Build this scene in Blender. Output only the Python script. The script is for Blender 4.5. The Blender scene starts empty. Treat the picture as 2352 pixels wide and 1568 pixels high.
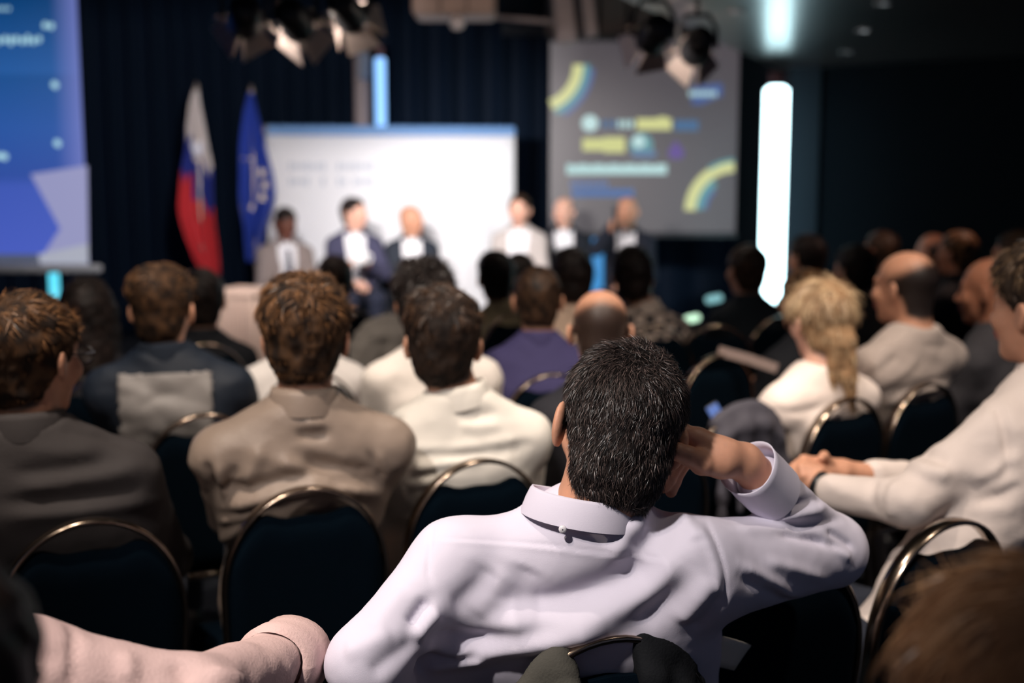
import bpy, math, random
import numpy as np
from mathutils import Vector, Matrix

random.seed(7)
RNG = np.random.default_rng(11)
SC = bpy.context.scene
COL = SC.collection

# ---------------------------------------------------------------- camera
F_PX = 2750.0
PITCH = math.atan(364.0 / F_PX)
CAM = np.array([0.0, 0.0, 1.50])
cd = bpy.data.cameras.new('camera')
cd.sensor_width = 36.0
cd.lens = F_PX * 36.0 / 2352.0
cd.clip_start = 0.05
cd.dof.use_dof = True
cd.dof.focus_distance = 1.60
cd.dof.aperture_fstop = 2.4
cam = bpy.data.objects.new('camera', cd)
COL.objects.link(cam)
cam.location = CAM.tolist()
cam.rotation_euler = (math.pi / 2 - PITCH, 0, 0)
SC.camera = cam

# ---------------------------------------------------------------- world, exposure
wd = bpy.data.worlds.new('world'); SC.world = wd
wd.use_nodes = True
wd.node_tree.nodes['Background'].inputs[0].default_value = (0.34, 0.40, 0.62, 1)
wd.node_tree.nodes['Background'].inputs[1].default_value = 0.14
SC.view_settings.view_transform = 'Standard'
SC.view_settings.look = 'None'
SC.view_settings.exposure = 0.0
SC.view_settings.gamma = 1.0
SC.view_settings.use_curve_mapping = False

# ---------------------------------------------------------------- room lamps
def lamp(name, kind, loc, energy, color, aim=None, size=0.1, angle=90, blend=0.6):
    l = bpy.data.lights.new(name, kind)
    l.energy = energy; l.color = color
    if kind == 'SPOT':
        l.shadow_soft_size = size; l.spot_size = math.radians(angle); l.spot_blend = blend
    elif kind == 'AREA':
        l.size = size
    else:
        l.shadow_soft_size = size
    o = bpy.data.objects.new(name, l); COL.objects.link(o)
    o.location = loc
    if aim is not None:
        o.rotation_euler = (Vector(aim) - Vector(loc)).to_track_quat('-Z', 'Y').to_euler()
    return o
WARM = (1.0, 0.86, 0.74)
NEUT = (1.0, 0.93, 0.90)
# ceiling downlights over the audience
DOWN = [((-0.85, 0.25, 2.80), 215, (0.10, 1.75, 1.05), NEUT, 50),
        ((-1.0, 1.75, 3.15), 230, (-0.6, 2.7, 1.0), WARM, 76),
        ((0.15, 2.9, 3.15), 150, (-0.1, 3.6, 1.0), WARM, 76),
        ((1.2, 1.6, 3.15), 150, (1.1, 2.6, 1.0), WARM, 70),
        ((1.45, 3.1, 3.15), 150, (1.3, 3.8, 1.0), WARM, 76),
        ((-1.0, 0.3, 3.15), 90, (-0.7, 1.2, 1.0), WARM, 60),
        ((-1.3, 3.5, 3.15), 75, (-1.1, 4.2, 1.0), WARM, 70),
        ((0.9, 4.8, 3.15), 80, (0.7, 5.4, 1.0), WARM, 75),
        ((2.55, 6.2, 2.39), 45, (2.45, 6.6, 1.0), (1.0, 0.62, 0.48), 90)]
for i, (p, e, aim, c, ang) in enumerate(DOWN):
    lamp('downlight_lamp', 'SPOT', p, e, c, aim, 0.05, ang, 0.8)

# ---------------------------------------------------------------- maths
def W(px, py, d):
    """world point at forward distance d on the sight line of photo pixel (px, py)"""
    u = (px - 1176.0) / F_PX; v = -(py - 784.0) / F_PX
    cp, sp = math.cos(PITCH), math.sin(PITCH)
    dy = cp + v * sp; dz = -sp + v * cp
    k = d / dy
    return np.array([u * k, d, CAM[2] + dz * k])
def Wz(px, py, z):
    u = (px - 1176.0) / F_PX; v = -(py - 784.0) / F_PX
    cp, sp = math.cos(PITCH), math.sin(PITCH)
    dy = cp + v * sp; dz = -sp + v * cp
    k = (z - CAM[2]) / dz
    return np.array([u * k, dy * k, z])
def pix(P):
    P = np.asarray(P, float) - CAM
    cp, sp = math.cos(PITCH), math.sin(PITCH)
    f = P[..., 1] * cp - P[..., 2] * sp
    up = P[..., 1] * sp + P[..., 2] * cp
    return np.stack([1176 + F_PX * P[..., 0] / f, 784 - F_PX * up / f], -1)
def rotz(a):
    c, s = math.cos(a), math.sin(a)
    return np.array([[c, -s, 0], [s, c, 0], [0, 0, 1.0]])
def rotx(a):
    c, s = math.cos(a), math.sin(a)
    return np.array([[1.0, 0, 0], [0, c, -s], [0, s, c]])
def roty(a):
    c, s = math.cos(a), math.sin(a)
    return np.array([[c, 0, s], [0, 1.0, 0], [-s, 0, c]])
def unit(v):
    v = np.asarray(v, float); n = np.linalg.norm(v)
    return v / (n if n > 1e-9 else 1)
def frame(fwd, up):
    f = unit(fwd); r = unit(np.cross(f, up)); u = np.cross(r, f)
    return np.stack([r, f, u], 1)

def vnoise(p, seed=0):
    p = np.asarray(p, np.float64)
    i = np.floor(p).astype(np.int64); f = p - i
    f = f * f * (3 - 2 * f)
    def h(ix, iy, iz):
        n = (ix * 374761393 + iy * 668265263 + iz * 2147483647 + seed * 974711) & 0x7fffffff
        n = ((n ^ (n >> 13)) * 1274126177) & 0x7fffffff
        n = (n ^ (n >> 16)) & 0xffff
        return n / 65535.0
    x, y, z = i[..., 0], i[..., 1], i[..., 2]
    fx, fy, fz = f[..., 0], f[..., 1], f[..., 2]
    def lx(yy, zz):
        return h(x, yy, zz) * (1 - fx) + h(x + 1, yy, zz) * fx
    a = lx(y, z) * (1 - fy) + lx(y + 1, z) * fy
    b = lx(y, z + 1) * (1 - fy) + lx(y + 1, z + 1) * fy
    return (a * (1 - fz) + b * fz) * 2 - 1
def fbm(p, seed=0, o=3):
    s = 0; a = 1.0
    for k in range(o):
        s = s + a * vnoise(np.asarray(p) * 2 ** k, seed + k); a *= 0.5
    return s

# ---------------------------------------------------------------- signed-distance modelling
class Sdf:
    def __init__(s, lo, hi, h):
        s.lo = np.array(lo, float); s.h = h
        s.n = np.maximum(4, np.ceil((np.array(hi) - s.lo) / h).astype(int) + 1)
        s.D = np.full(tuple(s.n), 1.0, np.float32)
        s.ax = [(s.lo[k] + h * np.arange(s.n[k])).astype(np.float32) for k in range(3)]
    def sub(s, lo, hi):
        sl = []
        for k in range(3):
            a = int(np.floor((lo[k] - s.lo[k]) / s.h)); b = int(np.ceil((hi[k] - s.lo[k]) / s.h)) + 1
            a = min(max(a, 0), s.n[k]); b = min(max(b, 0), s.n[k])
            sl.append(slice(a, b))
        X = s.ax[0][sl[0]][:, None, None]; Y = s.ax[1][sl[1]][None, :, None]; Z = s.ax[2][sl[2]][None, None, :]
        return tuple(sl), X, Y, Z
    def put(s, sl, d, k, op='u'):
        A = s.D[sl]
        if A.size == 0: return
        d = np.broadcast_to(d, A.shape)
        if op == 'u':
            if k <= 0: s.D[sl] = np.minimum(A, d)
            else:
                h = np.clip(0.5 + 0.5 * (A - d) / k, 0, 1)
                s.D[sl] = A + (d - A) * h - k * h * (1 - h)
        elif op == 's':
            d = -d
            if k <= 0: s.D[sl] = np.maximum(A, d)
            else:
                h = np.clip(0.5 - 0.5 * (A - d) / k, 0, 1)
                s.D[sl] = A + (d - A) * h + k * h * (1 - h)
        else:
            s.D[sl] = np.maximum(A, d)
    def rc(s, a, b, ra, rb, k=0.02, op='u'):
        a = np.array(a, float); b = np.array(b, float)
        m = max(ra, rb) + k + 3 * s.h + 0.01
        sl, X, Y, Z = s.sub(np.minimum(a, b) - m, np.maximum(a, b) + m)
        ba = b - a; L = max(float(ba @ ba), 1e-9)
        t = np.clip(((X - a[0]) * ba[0] + (Y - a[1]) * ba[1] + (Z - a[2]) * ba[2]) / L, 0, 1)
        d = np.sqrt((X - a[0] - t * ba[0]) ** 2 + (Y - a[1] - t * ba[1]) ** 2 + (Z - a[2] - t * ba[2]) ** 2) - (ra + (rb - ra) * t)
        s.put(sl, d, k, op); return s
    def el(s, c, r, k=0.02, op='u', R=None):
        c = np.array(c, float); r = np.array(r, float)
        m = (max(r) if R is not None else r) + k + 3 * s.h + 0.01
        sl, X, Y, Z = s.sub(c - m, c + m)
        X = X - c[0]; Y = Y - c[1]; Z = Z - c[2]
        if R is not None:
            X, Y, Z = (R[0, 0] * X + R[1, 0] * Y + R[2, 0] * Z, R[0, 1] * X + R[1, 1] * Y + R[2, 1] * Z, R[0, 2] * X + R[1, 2] * Y + R[2, 2] * Z)
        k0 = np.sqrt((X / r[0]) ** 2 + (Y / r[1]) ** 2 + (Z / r[2]) ** 2)
        k1 = np.sqrt((X / r[0] ** 2) ** 2 + (Y / r[1] ** 2) ** 2 + (Z / r[2] ** 2) ** 2)
        d = k0 * (k0 - 1) / np.maximum(k1, 1e-6)
        s.put(sl, d, k, op); return s
    def loft(s, zs, cx, cy, a, b, k=0.02, p=2.4):
        sl, X, Y, Z = s.sub([min(np.array(cx) - np.array(a)) - 0.08, min(np.array(cy) - np.array(b)) - 0.08, min(zs) - 0.06],
                            [max(np.array(cx) + np.array(a)) + 0.08, max(np.array(cy) + np.array(b)) + 0.08, max(zs) + 0.06])
        z = Z.ravel()
        def I(v):
            # smooth interpolation of the levels
            q = np.interp(z, zs, np.arange(len(zs))); i = np.clip(q.astype(int), 0, len(zs) - 2); f = q - i
            v = np.array(v, float)
            m = np.gradient(v)
            h00 = 2 * f**3 - 3 * f**2 + 1; h10 = f**3 - 2 * f**2 + f; h01 = -2 * f**3 + 3 * f**2; h11 = f**3 - f**2
            return (h00 * v[i] + h10 * m[i] + h01 * v[i + 1] + h11 * m[i + 1]).astype(np.float32)[None, None, :]
        A, B = I(a), I(b)
        q = (np.abs((X - I(cx)) / A) ** p + np.abs((Y - I(cy)) / B) ** p) ** (1 / p)
        d = (q - 1) * np.minimum(A, B)
        d = np.maximum(d, np.maximum(zs[0] - Z, Z - zs[-1]))
        s.put(sl, d, k); return s
    def cut(s, fn):
        """intersect with fn(X,Y,Z) <= 0"""
        X = s.ax[0][:, None, None]; Y = s.ax[1][None, :, None]; Z = s.ax[2][None, None, :]
        s.D = np.maximum(s.D, fn(X, Y, Z).astype(np.float32)); return s
    def mesh(s, smooth=1):
        D = s.D.copy(); D[0] = D[-1] = 1; D[:, 0] = D[:, -1] = 1; D[:, :, 0] = D[:, :, -1] = 1
        ins = D < 0
        n = D.shape
        cnt = np.zeros((n[0] - 1, n[1] - 1, n[2] - 1), np.int8)
        offs = [(i, j, k) for i in (0, 1) for j in (0, 1) for k in (0, 1)]
        for (i, j, k) in offs:
            cnt += ins[i:n[0] - 1 + i, j:n[1] - 1 + j, k:n[2] - 1 + k]
        act = (cnt > 0) & (cnt < 8)
        ci = np.argwhere(act)
        if len(ci) == 0: return np.zeros((0, 3)), np.zeros((0, 4), int)
        vals = np.stack([D[ci[:, 0] + o[0], ci[:, 1] + o[1], ci[:, 2] + o[2]] for o in offs], 1)
        P = np.zeros((len(ci), 3)); C = np.zeros(len(ci))
        for a in range(8):
            for b in range(a + 1, 8):
                oa, ob = np.array(offs[a]), np.array(offs[b])
                if np.abs(oa - ob).sum() != 1: continue
                va, vb = vals[:, a], vals[:, b]
                m = (va < 0) != (vb < 0)
                t = np.where(m, va / np.where(m, va - vb, 1), 0)
                P += np.where(m[:, None], oa + t[:, None] * (ob - oa), 0); C += m
        P = (ci + P / C[:, None]) * s.h + s.lo
        idx = np.full(act.shape, -1, np.int64); idx[act] = np.arange(len(ci))
        quads = []
        for ax in range(3):
            u, v = (ax + 1) % 3, (ax + 2) % 3
            sa = [slice(None)] * 3; sb = [slice(None)] * 3
            sa[ax] = slice(0, n[ax] - 1); sb[ax] = slice(1, n[ax])
            ch = ins[tuple(sa)] != ins[tuple(sb)]
            e = np.argwhere(ch)
            e = e[(e[:, u] > 0) & (e[:, v] > 0) & (e[:, u] < n[u] - 1) & (e[:, v] < n[v] - 1)]
            if len(e) == 0: continue
            start = ins[e[:, 0], e[:, 1], e[:, 2]]
            def g(du, dv):
                q = e.copy(); q[:, u] += du; q[:, v] += dv
                return idx[q[:, 0], q[:, 1], q[:, 2]]
            q = np.stack([g(-1, -1), g(0, -1), g(0, 0), g(-1, 0)], 1)
            q[~start] = q[~start][:, ::-1]
            quads.append(q)
        Q = np.concatenate(quads)
        for _ in range(smooth):
            P = relax(P, Q, 0.5)
        return P, Q

def relax(P, Q, w):
    S = np.zeros_like(P); C = np.zeros(len(P))
    for a, b in ((0, 1), (1, 2), (2, 3), (3, 0)):
        i, j = Q[:, a], Q[:, b]
        for k in range(3):
            S[:, k] += np.bincount(i, P[j, k], len(P)) + np.bincount(j, P[i, k], len(P))
        C += np.bincount(i, minlength=len(P)) + np.bincount(j, minlength=len(P))
    return P * (1 - w) + w * S / np.maximum(C, 1)[:, None]

def vnormals(P, Q):
    n = np.cross(P[Q[:, 2]] - P[Q[:, 0]], P[Q[:, 3]] - P[Q[:, 1]])
    N = np.zeros_like(P)
    for c in range(4):
        for k in range(3):
            N[:, k] += np.bincount(Q[:, c], n[:, k], len(P))
    return N / np.maximum(np.linalg.norm(N, axis=1), 1e-12)[:, None]

def stamp(P, Q, strokes, passes=1):
    """press folds and seams into a cloth mesh: strokes are (pixel polyline, width m, height m)"""
    N = vnormals(P, Q)
    px = pix(P)
    view = P - CAM
    front = np.einsum('ij,ij->i', N, view) < 0
    fi = np.nonzero(front)[0]
    if len(fi) == 0: return P
    disp = np.zeros(len(P))
    depth = np.linalg.norm(view, axis=1)
    for poly, w, amp in strokes:
        poly = np.array(poly, float)
        seg = np.linalg.norm(np.diff(poly, axis=0), axis=1); cum = np.r_[0, np.cumsum(seg)]
        m = max(3, int(cum[-1] / 9)); tt = np.linspace(0, cum[-1], m)
        # Catmull-like smoothing by interpolating then averaging
        pts = np.stack([np.interp(tt, cum, poly[:, k]) for k in (0, 1)], 1)
        for _ in range(2):
            pts[1:-1] = (pts[:-2] + 2 * pts[1:-1] + pts[2:]) / 4
        b0, b1 = pts.min(0) - 60, pts.max(0) + 60
        cand = fi[((px[fi] > b0) & (px[fi] < b1)).all(1)]
        if len(cand) < 4: continue
        c3 = []
        for q in pts:
            dd = ((px[cand] - q) ** 2).sum(1); nb = dd < 100
            if nb.any(): c3.append(P[cand[nb][np.argmin(depth[cand[nb]] + dd[nb] * 0.0005)]])
            elif dd.min() < 900: c3.append(P[cand[np.argmin(dd)]])
        if len(c3) < 3: continue
        c3 = np.array(c3)
        for _ in range(8):
            c3[1:-1] = (c3[:-2] + 2 * c3[1:-1] + c3[2:]) / 4
        lo, hi = c3.min(0) - 3 * w, c3.max(0) + 3 * w
        near = np.nonzero(((P > lo) & (P < hi)).all(1))[0]
        if len(near) == 0: continue
        best = np.full(len(near), 9.0); t = np.zeros(len(near)); PN = P[near]
        for k in range(len(c3) - 1):
            a_, ba = c3[k], c3[k + 1] - c3[k]
            h_ = np.clip((PN - a_) @ ba / max(ba @ ba, 1e-12), 0, 1)
            d = np.linalg.norm(PN - a_ - h_[:, None] * ba, axis=1)
            sel = d < best; best[sel] = d[sel]; t[sel] = (k + h_[sel]) / (len(c3) - 1)
        prof = np.exp(-(best / w) ** 2) * np.clip(np.minimum(t, 1 - t) * 5 + 0.25, 0, 1)
        disp[near] += amp * prof
    P = P + N * disp[:, None]
    return relax(P, Q, 0.4)

# ---------------------------------------------------------------- mesh objects
def raw_mesh(name, P, Q, smooth=True, mats=(), midx=None):
    me = bpy.data.meshes.new(name)
    P = np.asarray(P, np.float32); Q = np.asarray(Q, np.int32)
    me.vertices.add(len(P)); me.vertices.foreach_set('co', P.ravel())
    w = Q.shape[1]
    me.loops.add(Q.size); me.loops.foreach_set('vertex_index', Q.ravel())
    me.polygons.add(len(Q))
    me.polygons.foreach_set('loop_start', np.arange(0, Q.size, w, dtype=np.int32))
    me.polygons.foreach_set('loop_total', np.full(len(Q), w, np.int32))
    if smooth: me.polygons.foreach_set('use_smooth', np.ones(len(Q), bool))
    for m in mats: me.materials.append(m)
    if midx is not None: me.polygons.foreach_set('material_index', np.asarray(midx, np.int32))
    me.update(calc_edges=True)
    return me

class MB:
    """collects boxes, tubes and sheets into one mesh"""
    def __init__(s): s.v = []; s.f = []; s.m = []; s.cur = 0
    def add(s, verts, faces):
        b = len(s.v); s.v += [tuple(map(float, v)) for v in verts]
        s.f += [tuple(b + i for i in f) for f in faces]; s.m += [s.cur] * len(faces); return s
    def box(s, c, size, R=None, bev=0.0):
        hx, hy, hz = [k / 2 for k in size]
        if bev <= 0:
            v = [(x, y, z) for x in (-hx, hx) for y in (-hy, hy) for z in (-hz, hz)]
            f = [(0, 1, 3, 2), (4, 6, 7, 5), (0, 4, 5, 1), (2, 3, 7, 6), (0, 2, 6, 4), (1, 5, 7, 3)]
        else:
            e = bev
            v = []; f = []
            rings = [(-hz, e), (-hz + e, 0), (hz - e, 0), (hz, e)]
            for z, i in rings:
                a, b_ = hx - i, hy - i
                v += [(-a + e, -b_, z), (a - e, -b_, z), (a, -b_ + e, z), (a, b_ - e, z), (a - e, b_, z), (-a + e, b_, z), (-a, b_ - e, z), (-a, -b_ + e, z)]
            for r in range(3):
                for k in range(8):
                    f.append((r * 8 + k, r * 8 + (k + 1) % 8, (r + 1) * 8 + (k + 1) % 8, (r + 1) * 8 + k))
            f.append(tuple(range(7, -1, -1))); f.append(tuple(range(24, 32)))
        v = np.array(v)
        if R is not None: v = v @ np.asarray(R).T
        return s.add(v + np.array(c), f)
    def cyl(s, a, b, ra, rb=None, n=16, cap=True):
        rb = ra if rb is None else rb
        a = np.array(a, float); b = np.array(b, float); d = unit(b - a)
        u = unit(np.cross(d, (0, 0, 1) if abs(d[2]) < 0.9 else (1, 0, 0))); w = np.cross(d, u)
        v = []
        for p, r in ((a, ra), (b, rb)):
            for k in range(n):
                t = 2 * math.pi * k / n; v.append(p + r * (math.cos(t) * u + math.sin(t) * w))
        f = [(k, (k + 1) % n, n + (k + 1) % n, n + k) for k in range(n)]
        if cap: f += [tuple(range(n - 1, -1, -1)), tuple(range(n, 2 * n))]
        return s.add(v, f)
    def sweep(s, pts, sec, up=(0, 1, 0), closed=False, cap=True):
        """sweep a 2-D section (list of (side, up)) along a polyline"""
        pts = np.array(pts, float); n = len(pts); m = len(sec); v = []
        for i in range(n):
            a = pts[(i - 1) % n] if (closed or i > 0) else pts[i]
            b = pts[(i + 1) % n] if (closed or i < n - 1) else pts[i]
            t = unit(b - a); sd = unit(np.cross(t, up)); uu = np.cross(sd, t)
            for (x, y) in sec: v.append(pts[i] + sd * x + uu * y)
        f = []
        for i in range(n if closed else n - 1):
            for k in range(m):
                j = (i + 1) % n
                f.append((i * m + k, i * m + (k + 1) % m, j * m + (k + 1) % m, j * m + k))
        if cap and not closed: f += [tuple(range(m - 1, -1, -1)), tuple(range((n - 1) * m, n * m))]
        return s.add(v, f)
    def tube(s, pts, r, n=10, closed=False):
        return s.sweep(pts, [(r * math.cos(2 * math.pi * k / n), r * math.sin(2 * math.pi * k / n)) for k in range(n)], up=(0.013, 0.021, 1) if abs(unit(np.array(pts[-1], float) - np.array(pts[0], float))[2]) < 0.9 else (0, 1, 0.01), closed=closed)
    def grid(s, G):
        G = np.array(G, float); r, c = G.shape[:2]
        return s.add(G.reshape(-1, 3), [(i * c + j, i * c + j + 1, (i + 1) * c + j + 1, (i + 1) * c + j) for i in range(r - 1) for j in range(c - 1)])
    def lathe(s, prof, n=20, c=(0, 0, 0), R=None):
        v = []
        for r, z in prof:
            for k in range(n):
                t = 2 * math.pi * k / n; v.append((r * math.cos(t), r * math.sin(t), z))
        v = np.array(v)
        if R is not None: v = v @ np.asarray(R).T
        f = [(i * n + k, i * n + (k + 1) % n, (i + 1) * n + (k + 1) % n, (i + 1) * n + k) for i in range(len(prof) - 1) for k in range(n)]
        return s.add(v + np.array(c), f)
    def mesh(s, name, mats, smooth=False):
        me = bpy.data.meshes.new(name)
        me.from_pydata(s.v, [], s.f)
        for m in (mats if isinstance(mats, (list, tuple)) else [mats]): me.materials.append(m)
        if any(s.m): me.polygons.foreach_set('material_index', s.m)
        if smooth: me.polygons.foreach_set('use_smooth', [True] * len(me.polygons))
        me.update(); return me
    def build(s, name, mats, parent=None, smooth=False):
        return link(name, s.mesh(name, mats, smooth), parent)

def link(name, me, parent=None):
    o = bpy.data.objects.new(name, me); COL.objects.link(o)
    if parent is not None: o.parent = parent
    return o
def empty(name, loc=(0, 0, 0), rz=0.0):
    o = bpy.data.objects.new(name, None); COL.objects.link(o)
    o.location = tuple(map(float, loc)); o.rotation_euler = (0, 0, rz); o.empty_display_size = 0.1
    return o
def tag(o, label=None, cat=None, group=None, kind=None):
    if label: o['label'] = label
    if cat: o['category'] = cat
    if group: o['group'] = group
    if kind: o['kind'] = kind
    return o
def copy_tree(o, parent=None):
    c = o.copy(); COL.objects.link(c); c.parent = parent
    for ch in list(o.children):
        if ch.parent == o: copy_tree(ch, c)
    return c
def solidify(o, t, off=0):
    m = o.modifiers.new('thickness', 'SOLIDIFY'); m.thickness = t; m.offset = off; return o

# ---------------------------------------------------------------- materials
def lin(r, g, b):
    def c(x):
        x /= 255.0
        return x / 12.92 if x <= 0.04045 else ((x + 0.055) / 1.055) ** 2.4
    return (c(r), c(g), c(b), 1.0)
MATS = {}
def pbsdf(name):
    m = bpy.data.materials.new(name); m.use_nodes = True
    return m, m.node_tree, m.node_tree.nodes['Principled BSDF']
def mat(name, col, rough=0.6, metal=0.0, noise=0.0, nscale=30.0, bump=0.0, bscale=200.0, sheen=0.0, spec=0.5, stretch=(1, 1, 1), coat=0.0, sss=0.0):
    if name in MATS: return MATS[name]
    m, nt, b = pbsdf(name)
    col = tuple(col) if len(col) == 4 else tuple(col) + (1,)
    b.inputs['Base Color'].default_value = col
    b.inputs['Roughness'].default_value = rough
    b.inputs['Metallic'].default_value = metal
    b.inputs['Specular IOR Level'].default_value = spec
    if sheen: b.inputs['Sheen Weight'].default_value = sheen; b.inputs['Sheen Roughness'].default_value = 0.5
    if coat: b.inputs['Coat Weight'].default_value = coat
    if sss:
        b.inputs['Subsurface Weight'].default_value = sss
        b.inputs['Subsurface Radius'].default_value = (0.012, 0.005, 0.003); b.inputs['Subsurface Scale'].default_value = 0.6
    if noise or bump:
        tc = nt.nodes.new('ShaderNodeTexCoord'); mp = nt.nodes.new('ShaderNodeMapping')
        mp.inputs['Scale'].default_value = stretch
        nt.links.new(tc.outputs['Object'], mp.inputs[0])
    if noise:
        n = nt.nodes.new('ShaderNodeTexNoise'); n.inputs['Scale'].default_value = nscale; n.inputs['Detail'].default_value = 4
        nt.links.new(mp.outputs[0], n.inputs['Vector'])
        mx = nt.nodes.new('ShaderNodeMix'); mx.data_type = 'RGBA'
        mx.inputs['A'].default_value = tuple(c * (1 - noise) for c in col[:3]) + (1,)
        mx.inputs['B'].default_value = tuple(min(1, c * (1 + noise)) for c in col[:3]) + (1,)
        nt.links.new(n.outputs['Fac'], mx.inputs['Factor']); nt.links.new(mx.outputs['Result'], b.inputs['Base Color'])
    if bump:
        n2 = nt.nodes.new('ShaderNodeTexNoise'); n2.inputs['Scale'].default_value = bscale; n2.inputs['Detail'].default_value = 3
        nt.links.new(mp.outputs[0], n2.inputs['Vector'])
        bp = nt.nodes.new('ShaderNodeBump'); bp.inputs['Strength'].default_value = bump; bp.inputs['Distance'].default_value = 0.004
        nt.links.new(n2.outputs['Fac'], bp.inputs['Height']); nt.links.new(bp.outputs[0], b.inputs['Normal'])
    MATS[name] = m; return m
def glow(name, col, strength):
    if name in MATS: return MATS[name]
    m, nt, b = pbsdf(name)
    b.inputs['Base Color'].default_value = (0.02, 0.02, 0.02, 1)
    b.inputs['Emission Color'].default_value = tuple(col[:3]) + (1,)
    b.inputs['Emission Strength'].default_value = strength
    MATS[name] = m; return m
def hair_mat(name, dark, light, rough=0.38, spec=0.5):
    if name in MATS: return MATS[name]
    m, nt, b = pbsdf(name)
    at = nt.nodes.new('ShaderNodeAttribute'); at.attribute_name = 'tone'
    mx = nt.nodes.new('ShaderNodeMix'); mx.data_type = 'RGBA'
    mx.inputs['A'].default_value = dark; mx.inputs['B'].default_value = light
    nt.links.new(at.outputs['Fac'], mx.inputs['Factor']); nt.links.new(mx.outputs['Result'], b.inputs['Base Color'])
    b.inputs['Roughness'].default_value = rough; b.inputs['Specular IOR Level'].default_value = spec
    MATS[name] = m; return m
def skin_mat(name, col):
    if name in MATS: return MATS[name]
    m = mat(name, col, rough=0.5, noise=0.12, nscale=60, bump=0.10, bscale=500, sss=0.12, spec=0.4)
    nt = m.node_tree; b = nt.nodes['Principled BSDF']; old = b.inputs['Base Color'].links[0].from_socket
    at = nt.nodes.new('ShaderNodeAttribute'); at.attribute_name = 'scalp'
    mx = nt.nodes.new('ShaderNodeMix'); mx.data_type = 'RGBA'; mx.inputs['B'].default_value = lin(34, 25, 22)
    nt.links.new(at.outputs['Fac'], mx.inputs['Factor']); nt.links.new(old, mx.inputs['A']); nt.links.new(mx.outputs['Result'], b.inputs['Base Color'])
    return m
def cloth(name, col, rough=0.85, bump=0.25, bscale=260, noise=0.06, nscale=14, sheen=0.0, spec=0.25):
    return mat(name, col, rough=rough, bump=bump, bscale=bscale, noise=noise, nscale=nscale, sheen=sheen, spec=spec)
LIP = mat('lips', lin(150, 80, 70), 0.5)
EYE = mat('eye_dark', (0.02, 0.012, 0.01), 0.2)
# ================================================================ the room
M_FLOOR = mat('carpet_dark', lin(20, 26, 36), 0.95, noise=0.4, nscale=40, bump=0.5, bscale=400)
M_WALL = mat('wall_dark_blue', lin(7, 18, 30), 0.8, noise=0.1, nscale=6)
M_CEIL = mat('ceiling_dark', lin(52, 46, 46), 0.28, noise=0.08, nscale=3, spec=0.6)
M_CEIL2 = mat('ceiling_black', lin(14, 20, 26), 0.8)
M_CURT = mat('curtain_navy', lin(5, 21, 38), 0.75, noise=0.25, nscale=5, stretch=(6, 6, 0.4), sheen=0.0, spec=0.15)
M_STAGE = mat('stage_black', lin(18, 22, 28), 0.6)
M_BRONZE = mat('panel_brown', lin(96, 84, 80), 0.45, noise=0.1, nscale=8)

b = MB(); b.box((0.5, 5.5, -0.05), (14, 15, 0.1)); tag(b.build('floor', M_FLOOR), kind='structure')
b = MB(); b.box((0.5, 5.9, 3.35), (14, 14.2, 0.1)); tag(b.build('ceiling', M_CEIL2), kind='structure')
b = MB(); b.box((-1.0, 12.3, 1.6), (11, 0.1, 3.4)); tag(b.build('wall_back', M_WALL), kind='structure')
b = MB(); b.box((-5.6, 6.0, 1.6), (0.1, 13, 3.4)); tag(b.build('wall_left', M_WALL), kind='structure')
# lowered glossy ceiling on the right, its far corner above the lit column
ZC = 2.42
C0 = Wz(1790, 160, ZC)[:2]
eL = unit(np.array([-0.77, -1.80])); eR = unit(np.array([1.5, -1.05]))
poly = [C0, C0 + eL * 5.4, C0 + eL * 5.4 + eR * 6.2, C0 + eR * 6.2]
b = MB()
v = [(p[0], p[1], ZC) for p in poly] + [(p[0], p[1], 3.31) for p in poly]
b.add(v, [(0, 1, 2, 3), (7, 6, 5, 4), (0, 4, 5, 1), (1, 5, 6, 2), (2, 6, 7, 3), (3, 7, 4, 0)])
tag(b.build('ceiling_lowered', M_CEIL), kind='structure')
# right wall runs under the far right edge of the lowered ceiling
nrm = np.array([-eR[1], eR[0]]); nrm = nrm if nrm[1] > 0 else -nrm
def wallquad(a, c, th, z0, z1):
    a = np.array(a); c = np.array(c); t = unit(c - a); n = np.array([-t[1], t[0]])
    n = n if n[1] > 0 else -n
    q = [a, c, c + n * th, a + n * th]
    bb = MB(); vv = [(p[0], p[1], z0) for p in q] + [(p[0], p[1], z1) for p in q]
    bb.add(vv, [(0, 1, 5, 4), (1, 2, 6, 5), (2, 3, 7, 6), (3, 0, 4, 7), (4, 5, 6, 7), (3, 2, 1, 0)])
    return bb
tag(wallquad(C0 + eR * 0.25 , C0 + eR * 7.5, 0.12, 0, 3.3).build('wall_right', mat('wall_right_black', lin(5, 10, 16), 0.9, spec=0.1)), kind='structure')
# plain pilaster standing in the corner, beside the lit column
b = MB(); pc = W(1838, 420, 9.75); b.box((pc[0] + .02, pc[1] + .1, 1.6), (0.24, 0.2, 3.3)); tag(b.build('trim_1', mat('pilaster_blue', lin(14, 26, 38), 0.8)), kind='structure')
# stage platform
b = MB(); b.box((-0.35, 10.6, 0.05), (6.2, 3.2, 0.1), bev=0.012); tag(b.build('stage_platform', M_STAGE), kind='structure')

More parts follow.
